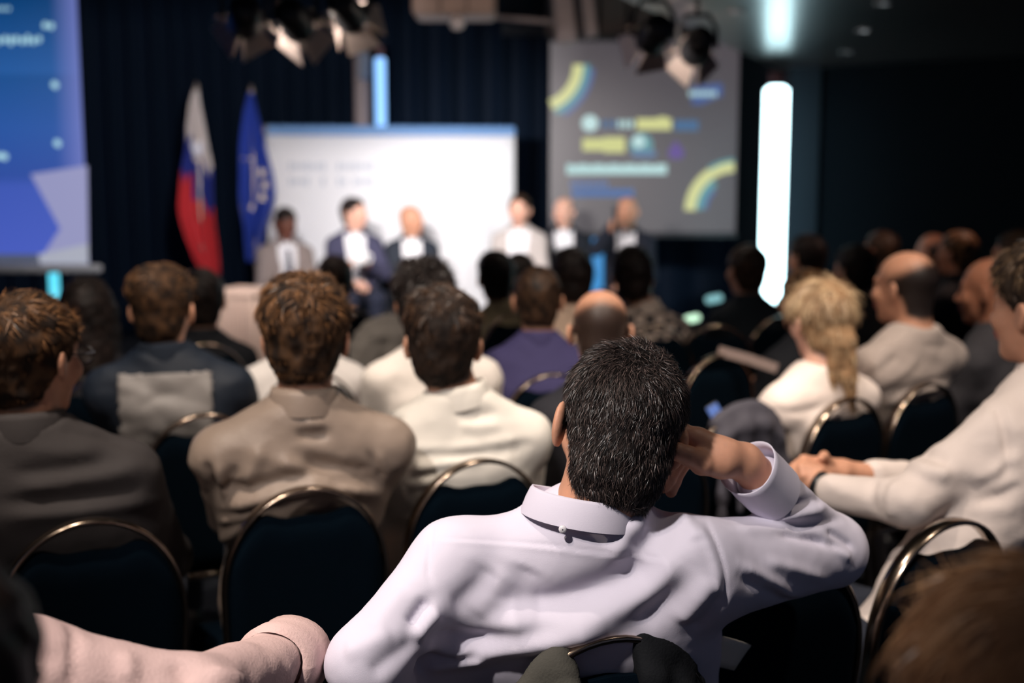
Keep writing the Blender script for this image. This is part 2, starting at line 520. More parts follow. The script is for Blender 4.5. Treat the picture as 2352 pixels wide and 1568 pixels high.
# curtains behind the stage
def curtain(label, x0, x1, y, z0, z1, pitch, amp, seed):
    n = int((x1 - x0) / 0.012); rs = np.random.default_rng(seed)
    xs = np.linspace(x0, x1, n); ph = np.cumsum(1 + 0.35 * rs.standard_normal(n).cumsum() / np.sqrt(np.arange(1, n + 1))) * (xs[1] - xs[0]) * 2 * math.pi / pitch
    zs = np.linspace(z0, z1, 10); G = []
    for z in zs:
        k = 0.75 + 0.25 * (z1 - z) / (z1 - z0)
        yy = y + amp * k * (np.sin(ph) + 0.35 * np.sin(2 * ph + 1.3)) + 0.012 * np.sin(3 * xs + 2 * z)
        G.append(np.stack([xs, yy, np.full(n, z)], 1))
    bb = MB(); bb.grid(np.array(G))
    o = bb.build('curtain', M_CURT, None, True); solidify(o, 0.006)
    return tag(o, label, 'curtain')
CURT = [('dark navy pleated curtain behind the blue projection screen and striped flag', -5.4, -1.52, 11.55),
        ('dark navy pleated curtain hanging behind the white stage backdrop', -1.28, 0.42, 11.75),
        ('dark navy curtain behind the grey projection screen with logos', 0.44, 2.2, 11.9),
        ]
for i, (lb, a, c, y) in enumerate(CURT):
    curtain(lb, a, c, y, 0.02, 3.28, 0.21, 0.05, 3 + i)

# brown-grey bulkhead panels above the right screen
BULK = []
b0 = Wz(1262, 92, 2.78); 
for i in range(9):
    x0 = b0[0] - 0.05 + i * 0.24
    b = MB(); b.box((x0 + 0.115, 10.75, 3.04), (0.215, 0.09, 0.52), bev=0.008)
    o = b.build('bulkhead_panel', M_BRONZE); BULK.append(o)
root = empty('bulkhead', (b0[0], 10.8, 2.78)); tag(root, kind='structure')
b = MB(); b.box((1.03, 10.85, 3.05), (2.25, 0.08, 0.52)); back = b.build('backing', M_WALL)
for o in BULK + [back]:
    o.parent = root; o.location = (-b0[0], -10.8, -2.78)

# ---------------------------------------------------------------- lit column and blue tubes
def light_tube(label, px, py0, py1, d, wpx, col, strength, z0=None, square=False, cap=True):
    top = W(px, py0, d); bot = W(px, py1, d)
    if z0 is not None: bot = np.array([top[0], top[1], z0])
    r = wpx * d / F_PX / 2
    root = empty('light_tube', (top[0], top[1], bot[2]))
    L = top[2] - bot[2]
    b = MB()
    if square:
        b.box((0, 0, L / 2), (2 * r, 2 * r * 0.8, L), bev=r * 0.35)
    else:
        b.lathe([(0.001, 0), (r * .8, 0.004), (r, 0.02), (r, L - 0.02), (r * .8, L - 0.004), (0.001, L)], 20)
    b.build('diffuser', glow('glow_%d_%d' % (px, py0), col, strength), root, True)
    b = MB(); b.cyl((0, 0, L), (0, 0, L + 0.09), r * 0.75, r * 0.7, 16); b.cyl((0, 0, L + 0.09), (0, 0, L + 0.1), r * .8, r * .8, 16)
    b.build('end_cap', mat('cap_mauve', lin(92, 62, 70), 0.5), root)
    b = MB(); b.cyl((0, 0, -0.05), (0, 0, 0.0), r * 1.1, r * .9, 16); b.build('base_cap', mat('cap_dark', lin(30, 34, 40), 0.5), root)
    return tag(root, label, 'light')
light_tube('tall glowing white square column light in the dark corner', 1784, 197, 900, 9.3, 51, (0.62, 0.93, 1.0), 7.0, z0=0.15, square=True)
light_tube('slim glowing blue tube light rising behind the white backdrop', 873, 132, 640, 11.2, 24, (0.22, 0.45, 0.85), 1.9, z0=0.15)
light_tube('short cyan tube light standing below the blue projection screen', 123, 622, 705, 8.2, 23, (0.10, 0.62, 0.80), 1.4, z0=0.05)
light_tube('small blue tube light between the two people in black jackets on stage', 1373, 545, 620, 10.9, 27, (0.06, 0.28, 0.62), 1.0, z0=0.15)

# brown pole left of the tall blue tube, with a small loudspeaker clamped near its top
pp = W(833, 280, 11.3)
root = empty('pole', (pp[0], pp[1], 0.1))
b = MB(); b.box((0, 0, 1.55), (0.13, 0.12, 3.1), bev=0.012); b.build('shaft', mat('pole_brown', lin(120, 105, 104), 0.5), root)
b = MB(); b.box((0.035, -0.11, 2.46), (0.1, 0.12, 0.24), rotx(-0.25), bev=0.015); b.build('loudspeaker', mat('speaker_silver', lin(120, 132, 150), 0.4), root)
b = MB(); b.box((0.035, -0.05, 2.5), (0.03, 0.1, 0.03)); b.build('bracket', mat('cap_dark', lin(30, 34, 40), 0.5), root)
tag(root, 'slim brown pole behind the white backdrop with a small speaker on it', 'pole')

# ---------------------------------------------------------------- screens
def plate(name, parent, pts, m, y0, y1):
    """flat printed shape: outline in (x, z), between depths y0 and y1"""
    n = len(pts); b = MB()
    b.add([(x, y0, z) for x, z in pts] + [(x, y1, z) for x, z in pts],
          [tuple(range(n)), tuple(range(2 * n - 1, n - 1, -1))] + [(k, n + k, n + (k + 1) % n, (k + 1) % n) for k in range(n)])
    o = b.build(name, m, parent)
    return o
def orient(o):
    import bmesh
    bm = bmesh.new(); bm.from_mesh(o.data); bmesh.ops.recalc_face_normals(bm, faces=bm.faces); bm.to_mesh(o.data); bm.free()
    return o
def screen_mat(name, build):
    m, nt, b = pbsdf(name); build(nt, b); MATS[name] = m; return m

# left screen: blue slide
LSD = 8.0
lr = W(186, 300, LSD); lb = W(186, 606, LSD)
LX1, LZ0, LZ1 = W(203, 606, LSD)[0] - 0.0, lb[2], 2.95
LX0 = LX1 - 2.4
root = empty('projection_screen', (0.5 * (LX0 + LX1), LSD, LZ0))
def blue_slide(nt, b):
    tc = nt.nodes.new('ShaderNodeTexCoord'); sp = nt.nodes.new('ShaderNodeSeparateXYZ')
    nt.links.new(tc.outputs['Generated'], sp.inputs[0])
    rz = nt.nodes.new('ShaderNodeValToRGB'); nt.links.new(sp.outputs['Z'], rz.inputs[0])
    e = rz.color_ramp.elements
    e[0].position = 0.0; e[0].color = lin(72, 92, 190); e[1].position = 1.0; e[1].color = lin(0, 52, 110)
    for p, c in ((0.26, (60, 86, 178)), (0.29, (44, 76, 158)), (0.45, (38, 84, 160)), (0.62, (24, 78, 142)), (0.63, (34, 88, 156)), (0.86, (4, 62, 116)), (0.90, (0, 48, 96)), (0.93, (0, 72, 138))):
        k = e.new(p); k.color = lin(*c)
    rx = nt.nodes.new('ShaderNodeValToRGB'); nt.links.new(sp.outputs['X'], rx.inputs[0])
    q = rx.color_ramp.elements; q[0].position = 0.93; q[0].color = (0, 0, 0, 1); q[1].position = 1.0; q[1].color = (0.8, 0.8, 0.8, 1)
    mx = nt.nodes.new('ShaderNodeMix'); mx.data_type = 'RGBA'
    nt.links.new(rx.outputs[0], mx.inputs['Factor']); nt.links.new(rz.outputs[0], mx.inputs['A']); mx.inputs['B'].default_value = lin(112, 122, 192)
    b.inputs['Base Color'].default_value = (0.004, 0.004, 0.004, 1)
    nt.links.new(mx.outputs['Result'], b.inputs['Emission Color']); b.inputs['Emission Strength'].default_value = 1.0
M_BLUE = screen_mat('slide_blue', blue_slide)
w = LX1 - LX0; hgt = LZ1 - LZ0
b = MB(); b.box((0, 0, hgt / 2), (w, 0.02, hgt)); b.build('screen_panel', M_BLUE, root)
def lpx(px, py):
    p = W(px, py, LSD - 0.014); return (p[0] - 0.5 * (LX0 + LX1), p[2] - LZ0)
M_LILAC = glow('slide_lilac', lin(150, 152, 196), 0.9)
M_PALE = glow('slide_pale', lin(176, 180, 196), 0.85)
M_GREYB = glow('slide_grey', lin(88, 96, 118), 0.7)
def lshape(name, pts, m, z): return orient(plate(name, root, [lpx(*p) for p in pts], m, -0.0102 - z * 0.002, -0.0122 - z * 0.002))
lshape('slide_shape', [(70, 400), (200, 380), (203, 606), (85, 606), (138, 525)], M_LILAC, 0)
lshape('slide_shape', [(88, 584), (202, 560), (203, 606), (92, 606)], M_PALE, 1)
lshape('slide_shape', [(-40, 584), (88, 584), (92, 606), (-40, 606)], M_GREYB, 1)
M_TXT = glow('slide_text', lin(168, 214, 226), 1.0)
def dot(px, py, rx, ry, m, z=2, name='slide_text'):
    return lshape(name, [(px + rx * math.cos(t), py + ry * math.sin(t)) for t in np.linspace(0, 2 * math.pi, 15)[:-1]], m, z)
for k in range(9): dot(-14 + k * 13, 90 + (k % 2) * 4, 5.2, 8 + 3 * (k % 3 == 0), M_TXT)
for p in ((104, 58), (118, 60), (124, 194), (128, 196), (130, 328), (134, 330), (4, 358), (-8, 358), (12, 360)): dot(p[0], p[1], 6, 8, M_TXT)
for k in range(6): dot(-30 + k * 10, 20, 3, 5, M_TXT)
b = MB(); b.box((0.02, -0.01, -0.03), (w + 0.14, 0.06, 0.055), bev=0.012); b.build('weight_bar', mat('bar_grey', lin(120, 122, 126), 0.4), root)
b = MB(); b.box((0, 0, hgt + 0.06), (w + 0.1, 0.12, 0.12), bev=0.02); b.build('casing', mat('casing', lin(150, 150, 150), 0.5), root)
for xx in (-0.9, 0.9):
    b = MB(); b.cyl((xx, 0, hgt + 0.1), (xx, 0, 3.31 - LZ0), 0.012, 0.012, 10); b.build('hanger', M_WALL, root)
tag(root, 'large hanging projection screen showing a bright blue slide', 'screen')
LSX = 0.5 * (LX0 + LX1)

# right screen: grey slide with logos
RSD = 10.55
a0, a1 = W(1264, 94, RSD), W(1688, 534, RSD)
RX, RZ0, rw, rh = 0.5 * (a0[0] + a1[0]), a1[2], a1[0] - a0[0], a0[2] - a1[2]
root = empty('projection_screen', (RX, RSD, RZ0))
def grey_slide(nt, b):
    tc = nt.nodes.new('ShaderNodeTexCoord'); sp = nt.nodes.new('ShaderNodeSeparateXYZ')
    nt.links.new(tc.outputs['Generated'], sp.inputs[0])
    rx = nt.nodes.new('ShaderNodeValToRGB'); nt.links.new(sp.outputs['X'], rx.inputs[0])
    q = rx.color_ramp.elements; q[0].position = 0.0; q[0].color = lin(112, 106, 110); q[1].position = 1.0; q[1].color = lin(86, 78, 84)
    k = q.new(0.2); k.color = lin(82, 76, 82)
    b.inputs['Base Color'].default_value = (0.05, 0.05, 0.05, 1)
    nt.links.new(rx.outputs[0], b.inputs['Emission Color']); b.inputs['Emission Strength'].default_value = 0.75
b = MB(); b.box((0, 0, rh / 2), (rw, 0.02, rh)); b.build('screen_panel', screen_mat('slide_grey_dark', grey_slide), root)
def rpx(px, py):
    p = W(px, py, RSD - 0.014); return (p[0] - RX, p[2] - RZ0)
def rshape(name, pts, m, z=0): return orient(plate(name, root, [rpx(*p) for p in pts], m, -0.0102 - z * 0.002, -0.0122 - z * 0.002))
def arc(cx, cy, r0, r1, t0, t1, m, z, n=18):
    ts = np.radians(np.linspace(t0, t1, n))
    rshape('slide_arc', [(cx + r0 * math.cos(t), cy + r0 * math.sin(t)) for t in ts] + [(cx + r1 * math.cos(t), cy + r1 * math.sin(t)) for t in ts[::-1]], m, z)
G_YEL = glow('slide_yellow', lin(214, 216, 150), 0.9); G_TEAL = glow('slide_teal', lin(96, 160, 168), 0.8)
G_BLU = glow('slide_blue2', lin(82, 104, 160), 0.8); G_WHT = glow('slide_mint', lin(186, 220, 220), 0.95)
G_STEEL = glow('slide_steel', lin(86, 122, 162), 0.8); G_PUR = glow('slide_purple', lin(96, 70, 150), 0.85); G_LIN = glow('slide_lineblue', lin(92, 130, 190), 0.8)
# upper left arcs
arc(1228, 148, 88, 112, 0, 68, G_YEL, 0); arc(1228, 148, 112, 127, 0, 66, G_TEAL, 1); arc(1228, 148, 127, 138, 4, 60, G_BLU, 2)
# lower right arcs
arc(1690, 487, 92, 118, 182, 268, G_YEL, 0); arc(1690, 487, 74, 92, 184, 235, G_TEAL, 1); arc(1690, 476, 104, 112, 235, 268, G_TEAL, 2); arc(1690, 487, 66, 75, 186, 226, G_BLU, 2)
def pill(x0, x1, y0, y1, m, z=0, name='slide_logo'):
    r = (y1 - y0) / 2; cy = (y0 + y1) / 2
    pts = [(x1 - r + r * math.cos(t), cy + r * math.sin(t)) for t in np.radians(np.linspace(-90, 90, 8))] + [(x0 + r + r * math.cos(t), cy + r * math.sin(t)) for t in np.radians(np.linspace(90, 270, 8))]
    rshape(name, pts, m, z)
pill(1336, 1374, 264, 302, G_WHT, 1); 
for k in range(6): pill(1380 + k * 13, 1390 + k * 13, 276, 294, G_STEEL if k < 3 else G_WHT, 1, 'slide_text')
for k in range(6): pill(1464 + k * 13, 1475 + k * 13, 272 - 4 * (k == 4), 298, G_YEL, 1, 'slide_text')
for k in range(4): pill(1550 + k * 14, 1561 + k * 14, 276, 300, G_STEEL, 1, 'slide_text')
for k in range(7): pill(1340 + k * 13, 1352 + k * 13, 318 - 3 * (k > 3), 346 + 4 * (k > 3), G_YEL, 1, 'slide_text')
pill(1446, 1500, 306, 360, G_TEAL, 1); pill(1452, 1482, 310, 340, G_WHT, 2); pill(1450, 1508, 345, 362, G_STEEL, 2)
rshape('slide_logo', [(1552, 322), (1572, 350), (1566, 364), (1540, 364), (1534, 350)], G_PUR, 1)
for k in range(19): pill(1304 + k * 12, 1313 + k * 12, 377 + 3 * (k % 3 == 1), 400, G_WHT, 1, 'slide_text')
for k in range(8): pill(1310 + k * 11, 1319 + k * 11, 416, 430, G_LIN, 1, 'slide_text')
for k in range(13): pill(1314 + k * 11, 1323 + k * 11, 434, 452, G_LIN, 1, 'slide_text')
for k in range(6): pill(1582 + k * 11, 1591 + k * 11, 208, 222, G_WHT, 1, 'slide_text')
for k in range(4): pill(1596 + k * 16, 1610 + k * 16, 198 - 2 * k, 240 - 6 * k, G_BLU, 0, 'slide_text')
b = MB(); b.box((0, 0, -0.025), (rw + 0.05, 0.04, 0.04), bev=0.01); b.build('weight_bar', mat('bar_dark', lin(40, 42, 48), 0.4), root)
b = MB(); b.box((0, 0.02, rh + 0.03), (rw + 0.06, 0.1, 0.07), bev=0.015); b.build('casing', mat('casing_dark', lin(46, 46, 50), 0.5), root)
for xx in (-0.6, 0.6):
    b = MB(); b.cyl((xx, 0.02, rh + 0.05), (xx, 0.02, 3.31 - RZ0), 0.012, 0.012, 10); b.build('hanger', M_WALL, root)
tag(root, 'hanging grey projection screen with logos and curved yellow ribbons', 'screen')

# ---------------------------------------------------------------- white stage backdrop
BD = 10.35
p0, p1 = W(610, 285, BD - 0.05), W(1182, 294, BD + 0.15)
bw = np.linalg.norm((p1 - p0)[:2]); bh = 0.5 * (p0[2] + p1[2]) - 0.1
ang = math.atan2(p1[1] - p0[1], p1[0] - p0[0])
mid = (p0 + p1) / 2
root = empty('backdrop', (mid[0], mid[1], 0.1), ang)
b = MB()
n = 25; xs = np.linspace(-bw / 2, bw / 2, n)
G = np.array([[(x, 0.03 * math.cos(2.0 * x / bw * math.pi / 1.0) * 0.3, z) for x in xs] for z in np.linspace(0.02, bh - 0.075, 8)])
b.grid(G); o = b.build('printed_sheet', mat('backdrop_white', (0.86, 0.87, 0.9, 1), 0.7), root, True); solidify(o, 0.01)
b = MB(); b.box((0, 0.0, bh - 0.04), (bw + 0.01, 0.05, 0.085), bev=0.012); b.build('top_band', mat('backdrop_band', lin(96, 142, 196), 0.6), root)
b = MB(); b.box((-bw / 2 + 0.0, 0.0, bh - 0.035), (0.05, 0.06, 0.075), bev=0.015); b.build('end_clip', mat('clip_grey', lin(120, 110, 116), 0.5), root)
b = MB(); b.box((0, 0.06, 0.02), (bw * 0.96, 0.2, 0.04), bev=0.01); b.build('foot_bar', mat('bar_grey', lin(120, 122, 126), 0.4), root)
M_FAINT = mat('faint_print', lin(196, 204, 216), 0.7)
for row, (y, x0, cnt) in enumerate(((382, 668, 16), (417, 668, 16))):
    for k in range(cnt):
        if k in (7, 8) or (row == 1 and k in (4, 5, 11)): continue
        q = W(x0 + k * 12.2, y, BD - 0.02)
        b = MB(); b.box((q[0] - mid[0], -0.016, q[2] - 0.1), (0.028, 0.004, 0.05 + 0.02 * (k % 3 == 0)), bev=0.0015); b.build('letter', M_FAINT, root)
tag(root, 'wide white stage backdrop with a pale blue top band', 'backdrop')

# ---------------------------------------------------------------- flags
def flag(label, px_top, py_top, d, cols, kind):
    top = W(px_top, py_top, d)
    root = empty('flag', (top[0], top[1], 0.1))
    H = top[2] - 0.1
    b = MB(); b.cyl((0, 0, 0.03), (0, 0, H + 0.02), 0.014, 0.011, 12); b.build('staff', mat('staff', lin(150, 140, 130), 0.35, 0.6), root)
    b = MB(); b.lathe([(0.001, H + 0.10), (0.012, H + 0.07), (0.020, H + 0.045), (0.014, H + 0.02), (0.012, H)], 12); b.build('finial', mat('staff', lin(150, 140, 130), 0.35, 0.6), root, True)
    b = MB(); b.lathe([(0.001, 0.05), (0.03, 0.05), (0.06, 0.03), (0.16, 0.015), (0.16, 0)], 20); b.build('base', mat('cap_dark', lin(30, 34, 40), 0.5), root, True)
    return root, top, H
def drape(px_rows, d, cols=60, depth=0.05, folds=5, seed=1):
    """cloth hung limp: rows of (py, left px, right px) give its silhouette at distance d; deep pleats run down it"""
    rows = 70; py = np.linspace(px_rows[0][0], px_rows[-1][0], rows)
    L = np.interp(py, [r[0] for r in px_rows], [r[1] for r in px_rows]); R = np.interp(py, [r[0] for r in px_rows], [r[2] for r in px_rows])
    for _ in range(4):
        L[1:-1] = (L[:-2] + 2 * L[1:-1] + L[2:]) / 4; R[1:-1] = (R[:-2] + 2 * R[1:-1] + R[2:]) / 4
    G = np.zeros((rows, cols, 3)); U = np.linspace(0, 1, cols)
    for i in range(rows):
        k = i / (rows - 1)
        dep = depth * (0.25 + 0.75 * min(1, k * 2.0)) * (np.sin(U * folds * math.pi * 2 + 1.1 * math.sin(3 * k + seed)) + 0.4 * np.sin(U * folds * 5.1 + 2 + 2 * k))
        for j in range(cols):
            q = W(L[i] + (R[i] - L[i]) * U[j], py[i], d)
            G[i, j] = (q[0], q[1] + dep[j] - 0.03, q[2])
    return G, U
def uv_cloth(name, G, m, parent, org):
    r, c = G.shape[:2]
    b = MB(); b.grid(G - np.array(org)); o = b.build(name, m, parent, True)
    uv = o.data.uv_layers.new(name='UVMap')
    vi = np.zeros(len(o.data.loops), np.int32); o.data.loops.foreach_get('vertex_index', vi)
    data = np.stack([(vi % c) / (c - 1), 1 - (vi // c) / (r - 1)], 1).astype(np.float32)
    uv.data.foreach_set('uv', data.ravel()); solidify(o, 0.004)
    return o
# striped flag: white, blue, red with a shield
FD = 10.0
root, top, H = flag('', 452, 215, FD, None, 0)
def tri_flag(nt, b):
    tc = nt.nodes.new('ShaderNodeTexCoord'); sp = nt.nodes.new('ShaderNodeSeparateXYZ'); nt.links.new(tc.outputs['UV'], sp.inputs[0])
    wv = nt.nodes.new('ShaderNodeMath'); wv.operation = 'SINE'
    m1 = nt.nodes.new('ShaderNodeMath'); m1.operation = 'MULTIPLY'; m1.inputs[1].default_value = 17.0; nt.links.new(sp.outputs['X'], m1.inputs[0]); nt.links.new(m1.outputs[0], wv.inputs[0])
    m2 = nt.nodes.new('ShaderNodeMath'); m2.operation = 'MULTIPLY_ADD'; m2.inputs[1].default_value = 0.05; nt.links.new(wv.outputs[0], m2.inputs[0]); nt.links.new(sp.outputs['Y'], m2.inputs[2])
    m3 = nt.nodes.new('ShaderNodeMath'); m3.operation = 'MULTIPLY_ADD'; m3.inputs[1].default_value = 0.25; nt.links.new(sp.outputs['X'], m3.inputs[0]); nt.links.new(m2.outputs[0], m3.inputs[2])
    rp = nt.nodes.new('ShaderNodeValToRGB'); rp.color_ramp.interpolation = 'CONSTANT'; nt.links.new(m3.outputs[0], rp.inputs[0])
    e = rp.color_ramp.elements; e[0].position = 0; e[0].color = lin(206, 50, 58); e[1].position = 0.57; e[1].color = lin(34, 50, 140)
    k = e.new(0.78); k.color = lin(216, 208, 204)
    nt.links.new(rp.outputs[0], b.inputs['Base Color']); b.inputs['Roughness'].default_value = 0.7
G, U = drape([(208, 447, 458), (240, 436, 462), (300, 428, 474), (340, 428, 482), (380, 420, 492), (470, 414, 496), (500, 418, 498), (560, 438, 506), (600, 456, 510), (632, 474, 508)], FD, seed=2, folds=4)
org = (top[0], top[1], 0.1)
m_tri = screen_mat('flag_stripes', tri_flag)
uv_cloth('flag_cloth', G, m_tri, root, org)
q = W(454, 342, FD - 0.12) - np.array(org)
sh = orient(plate('shield_emblem', root, [(-0.05, 0.06), (0.05, 0.06), (0.052, 0.0), (0.03, -0.045), (0.0, -0.065), (-0.03, -0.045), (-0.052, 0.0)], mat('shield_white', lin(214, 212, 216), 0.6), -0.004, 0.004)); sh.location = q.tolist()
mt = orient(plate('mountain', sh, [(-0.035, -0.012), (-0.018, 0.018), (-0.009, 0.006), (0.0, 0.038), (0.009, 0.006), (0.018, 0.018), (0.035, -0.012)], mat('mount_white', lin(200, 206, 220), 0.6), -0.008, -0.0041))
for (x, z) in ((-0.02, 0.045), (0.02, 0.045), (0.0, 0.052)):
    orient(plate('shield_star', sh, [(x + (0.006 if k % 2 == 0 else 0.0025) * math.sin(k * math.pi / 3), z + (0.006 if k % 2 == 0 else 0.0025) * math.cos(k * math.pi / 3)) for k in range(6)], mat('star_gold', lin(226, 200, 120), 0.6), -0.008, -0.0041))
tag(root, 'white, blue and red striped flag with a shield hanging limp on its staff', 'flag')
# starred flag
root, top, H = flag('', 578, 222, FD + 0.05, None, 1)
G, U = drape([(214, 573, 583), (260, 562, 594), (300, 556, 604), (350, 552, 616), (400, 552, 630), (440, 550, 634), (480, 552, 626), (520, 560, 610), (560, 562, 602), (600, 566, 598)], FD + 0.05, seed=5, folds=3)
org = (top[0], top[1], 0.1)
uv_cloth('flag_cloth', G, mat('flag_blue', lin(36, 66, 168), 0.7), root, org)
M_STAR = mat('star_cream', lin(236, 220, 196), 0.6)
for (px, py) in ((560, 366), (579, 370), (597, 396), (603, 425), (597, 453), (574, 476), (557, 481)):
    q = W(px, py, FD - 0.09) - np.array(org)
    # sit the star just off the nearest point of the cloth
    gi = np.argmin(((pix(G.reshape(-1, 3)) - np.array([px, py])) ** 2).sum(1)); y = G.reshape(-1, 3)[gi][1] - org[1] - 0.006
    st = orient(plate('star', root, [((0.046 if k % 2 == 0 else 0.021) * math.sin(k * math.pi / 5), (0.046 if k % 2 == 0 else 0.021) * math.cos(k * math.pi / 5)) for k in range(10)], M_STAR, -0.003, 0.003))
    st.location = (q[0], y, q[2])
tag(root, 'dark blue flag with a ring of pale stars beside the white backdrop', 'flag')

# ---------------------------------------------------------------- pale slatted box beside the stage
bp = W(566, 720, 7.6)
root = empty('wooden_box', (bp[0], bp[1], 0.0), math.radians(-24))
M_WOOD = mat('box_wood', lin(206, 178, 162), 0.6, noise=0.15, nscale=12, stretch=(1, 1, 8))
zt = W(566, 662, 7.6)[2]
b = MB(); b.box((0, 0, zt - 0.02), (0.34, 0.36, 0.04), bev=0.006); b.build('top_board', M_WOOD, root)
b = MB(); b.box((0, 0.01, zt / 2 - .02), (0.28, 0.30, zt - 0.04)); b.build('body', mat('box_inner', lin(150, 118, 104), 0.7), root)
for s_ in (-1, 1):
    for k in range(5):
        b = MB(); b.box((-0.13 + k * 0.065, s_ * 0.166, zt / 2 - .02), (0.05, 0.018, zt - 0.05), bev=0.003); b.build('slat', M_WOOD, root)
for s_ in (-1, 1):
    for k in range(5):
        b = MB(); b.box((s_ * 0.152, -0.13 + k * 0.065, zt / 2 - .02), (0.018, 0.05, zt - 0.05), bev=0.003); b.build('slat', M_WOOD, root)
tag(root, 'pale slatted wooden box table standing before the person in the grey suit', 'table')

# ---------------------------------------------------------------- stage spotlights
M_BLK = mat('fixture_black', lin(22, 24, 28), 0.45)
M_DOOR = mat('barn_door', lin(190, 178, 172), 0.35, 0.3)
def spotlight(label, px, py, d, aim, glowcol, gs, tilt=0.0, size=1.0):
    p = W(px, py, d)
    f = unit(np.array(aim) - p); R = frame(f, (0, 0, 1))
    root = empty('stage_spotlight', p)
    s = size
    b = MB(); prof = [(0.001, -0.16), (0.05, -0.16), (0.07, -0.13), (0.075, 0.0), (0.082, 0.02), (0.082, 0.05), (0.07, 0.05)]
    Rl = R @ rotx(-math.pi / 2)
    b.lathe([(r * s, z * s) for r, z in prof], 24, R=Rl); b.build('housing', M_BLK, root, True)
    b = MB(); b.lathe([(0.001, 0.052 * s), (0.04 * s, 0.05 * s), (0.07 * s, 0.042 * s)], 24, R=Rl); b.build('lens', glow('lens_%d' % px, glowcol, gs), root, True)
    for k in range(4):
        a = k * math.pi / 2 + tilt
        ca, sa = math.cos(a), math.sin(a)
        bot = 0.07 * s; L = 0.12 * s; w0, w1 = 0.055 * s, 0.085 * s
        q = [(-w0, bot, 0.05 * s), (w0, bot, 0.05 * s), (w1, bot + L * 0.45, 0.05 * s + L), (-w1, bot + L * 0.45, 0.05 * s + L)]
        v = [R @ np.array([x * ca - y * sa, z, x * sa + y * ca]) for x, y, z in q]
        b = MB(); b.add(v, [(0, 1, 2, 3)]); solidify(b.build('barn_door', M_DOOR, root), 0.003)
    b = MB(); sd = R[:, 0] * 0.1 * s
    b.sweep([sd, sd + np.array([0, 0, 0.10 * s]), sd * 0.6 + np.array([0, 0, 0.17 * s]), -sd * 0.6 + np.array([0, 0, 0.17 * s]), -sd + np.array([0, 0, 0.10 * s]), -sd], [(-.012, -.003), (.012, -.003), (.012, .003), (-.012, .003)], up=R[:, 1]); b.build('yoke', M_BLK, root)
    b = MB(); b.cyl((0, 0, 0.17 * s), (0, 0, 3.24 - p[2]), 0.012, 0.012, 10); b.build('hanger', M_BLK, root)
    tag(root, label, 'spotlight')
    return p, f
STG = [('stage spotlight with open pale barn doors over the striped flag', 562, 44, 5.6, (-2.3, 10.0, 1.3), (1, .8, .62), 2.2, .55),
       ('stage spotlight hanging in the middle of the row of three', 680, 52, 5.75, (-0.4, 10.3, 1.0), (1, .74, .55), 1.6, .9),
       ('stage spotlight next to the brown pole top, its lens glowing', 800, 32, 5.9, (0.1, 10.3, 1.0), (1, .84, .66), 4.0, .3),
       ('stage spotlight with one pale door hanging by the grey screen corner', 1500, 84, 6.0, (0.2, 10.3, 1.2), (1, .9, .82), 7.0, .2),
       ('lower stage spotlight with bright lens before the grey screen', 1600, 112, 6.35, (0.9, 10.3, 1.0), (1, .88, .8), 7.0, .8)]
SPW = {STG[0][0]: 420, STG[1][0]: 320, STG[2][0]: 300, STG[3][0]: 110, STG[4][0]: 50}
for (lb, px, py, d, aim, gc, gs, tl) in STG:
    p, f = spotlight(lb, px, py, d, aim, gc, gs, tl)
    q = p + f * 0.19
    lamp('spot_beam', 'SPOT', q.tolist(), SPW[lb], (1.0, 0.93, 0.92), aim, 0.06, 78 if px == 562 else 46, 0.7)
    lamp('spot_spill', 'POINT', (p + f * 0.10).tolist(), 13.0, (1.0, 0.85, 0.74), None, 0.03)
# pipe the lights hang along
b = MB(); b.tube([W(420, -60, 5.5), W(1000, -60, 6.0)], 0.024, 12); tag(b.build('lighting_pipe', M_BLK, None, True), 'black lighting pipe above the row of three spotlights', 'pipe')

# hung equipment under the stage ceiling
p = W(1045, 18, 8.4)
root = empty('projector', p)
b = MB(); b.box((0, 0, 0.06), (0.56, 0.42, 0.26), bev=0.025); b.build('body', mat('projector_beige', lin(150, 128, 118), 0.5), root)
for xx in (-0.09, 0.09):
    b = MB(); b.box((xx, -0.216, 0.06), (0.016, 0.012, 0.24), bev=0.003); b.build('seam_rib', mat('projector_rib', lin(96, 82, 76), 0.5), root)
b = MB(); b.lathe([(0.001, -0.16), (0.03, -0.155), (0.047, -0.135), (0.05, -0.115), (0.03, -0.07), (0.001, -0.07)], 20, c=(0.02, -0.1, 0)); b.build('sensor_dome', mat('dome_white', lin(214, 206, 206), 0.3), root, True)
b = MB(); b.cyl((0, 0, 0.18), (0, 0, 3.29 - p[2]), 0.03, 0.03, 12); b.build('ceiling_mount', M_BLK, root)
tag(root, 'beige ceiling-hung projector box with a small white dome under it', 'projector')
for k, (px, lb) in enumerate(((1295, 'grey metal duct panel hanging between the projector and the grey screen'), (1352, 'narrow grey metal duct panel just above the grey screen'))):
    p = W(px, 30, 9.2)
    root = empty('duct_panel', p)
    b = MB(); b.box((0, 0, 0), (0.16 - 0.06 * k, 0.1, 0.44 - 0.08 * k), roty(-0.12), bev=0.012); b.build('panel', mat('duct_grey', lin(150, 140, 142), 0.4, 0.4), root)
    b = MB(); b.cyl((0, 0, 0.1), (0, 0, 3.29 - p[2]), 0.02, 0.02, 10); b.build('hanger', M_BLK, root)
    tag(root, lb, 'panel')
b = MB(); b.box((W(1195, 44, 9.0) + np.array([0, 0, 0])), (0.5, 0.04, 0.03), roty(0.08), bev=0.006)
o = b.build('ceiling_rail', mat('duct_grey', lin(150, 140, 142), 0.4, 0.4)); tag(o, 'thin grey rail under the ceiling beside the beige projector', 'rail')

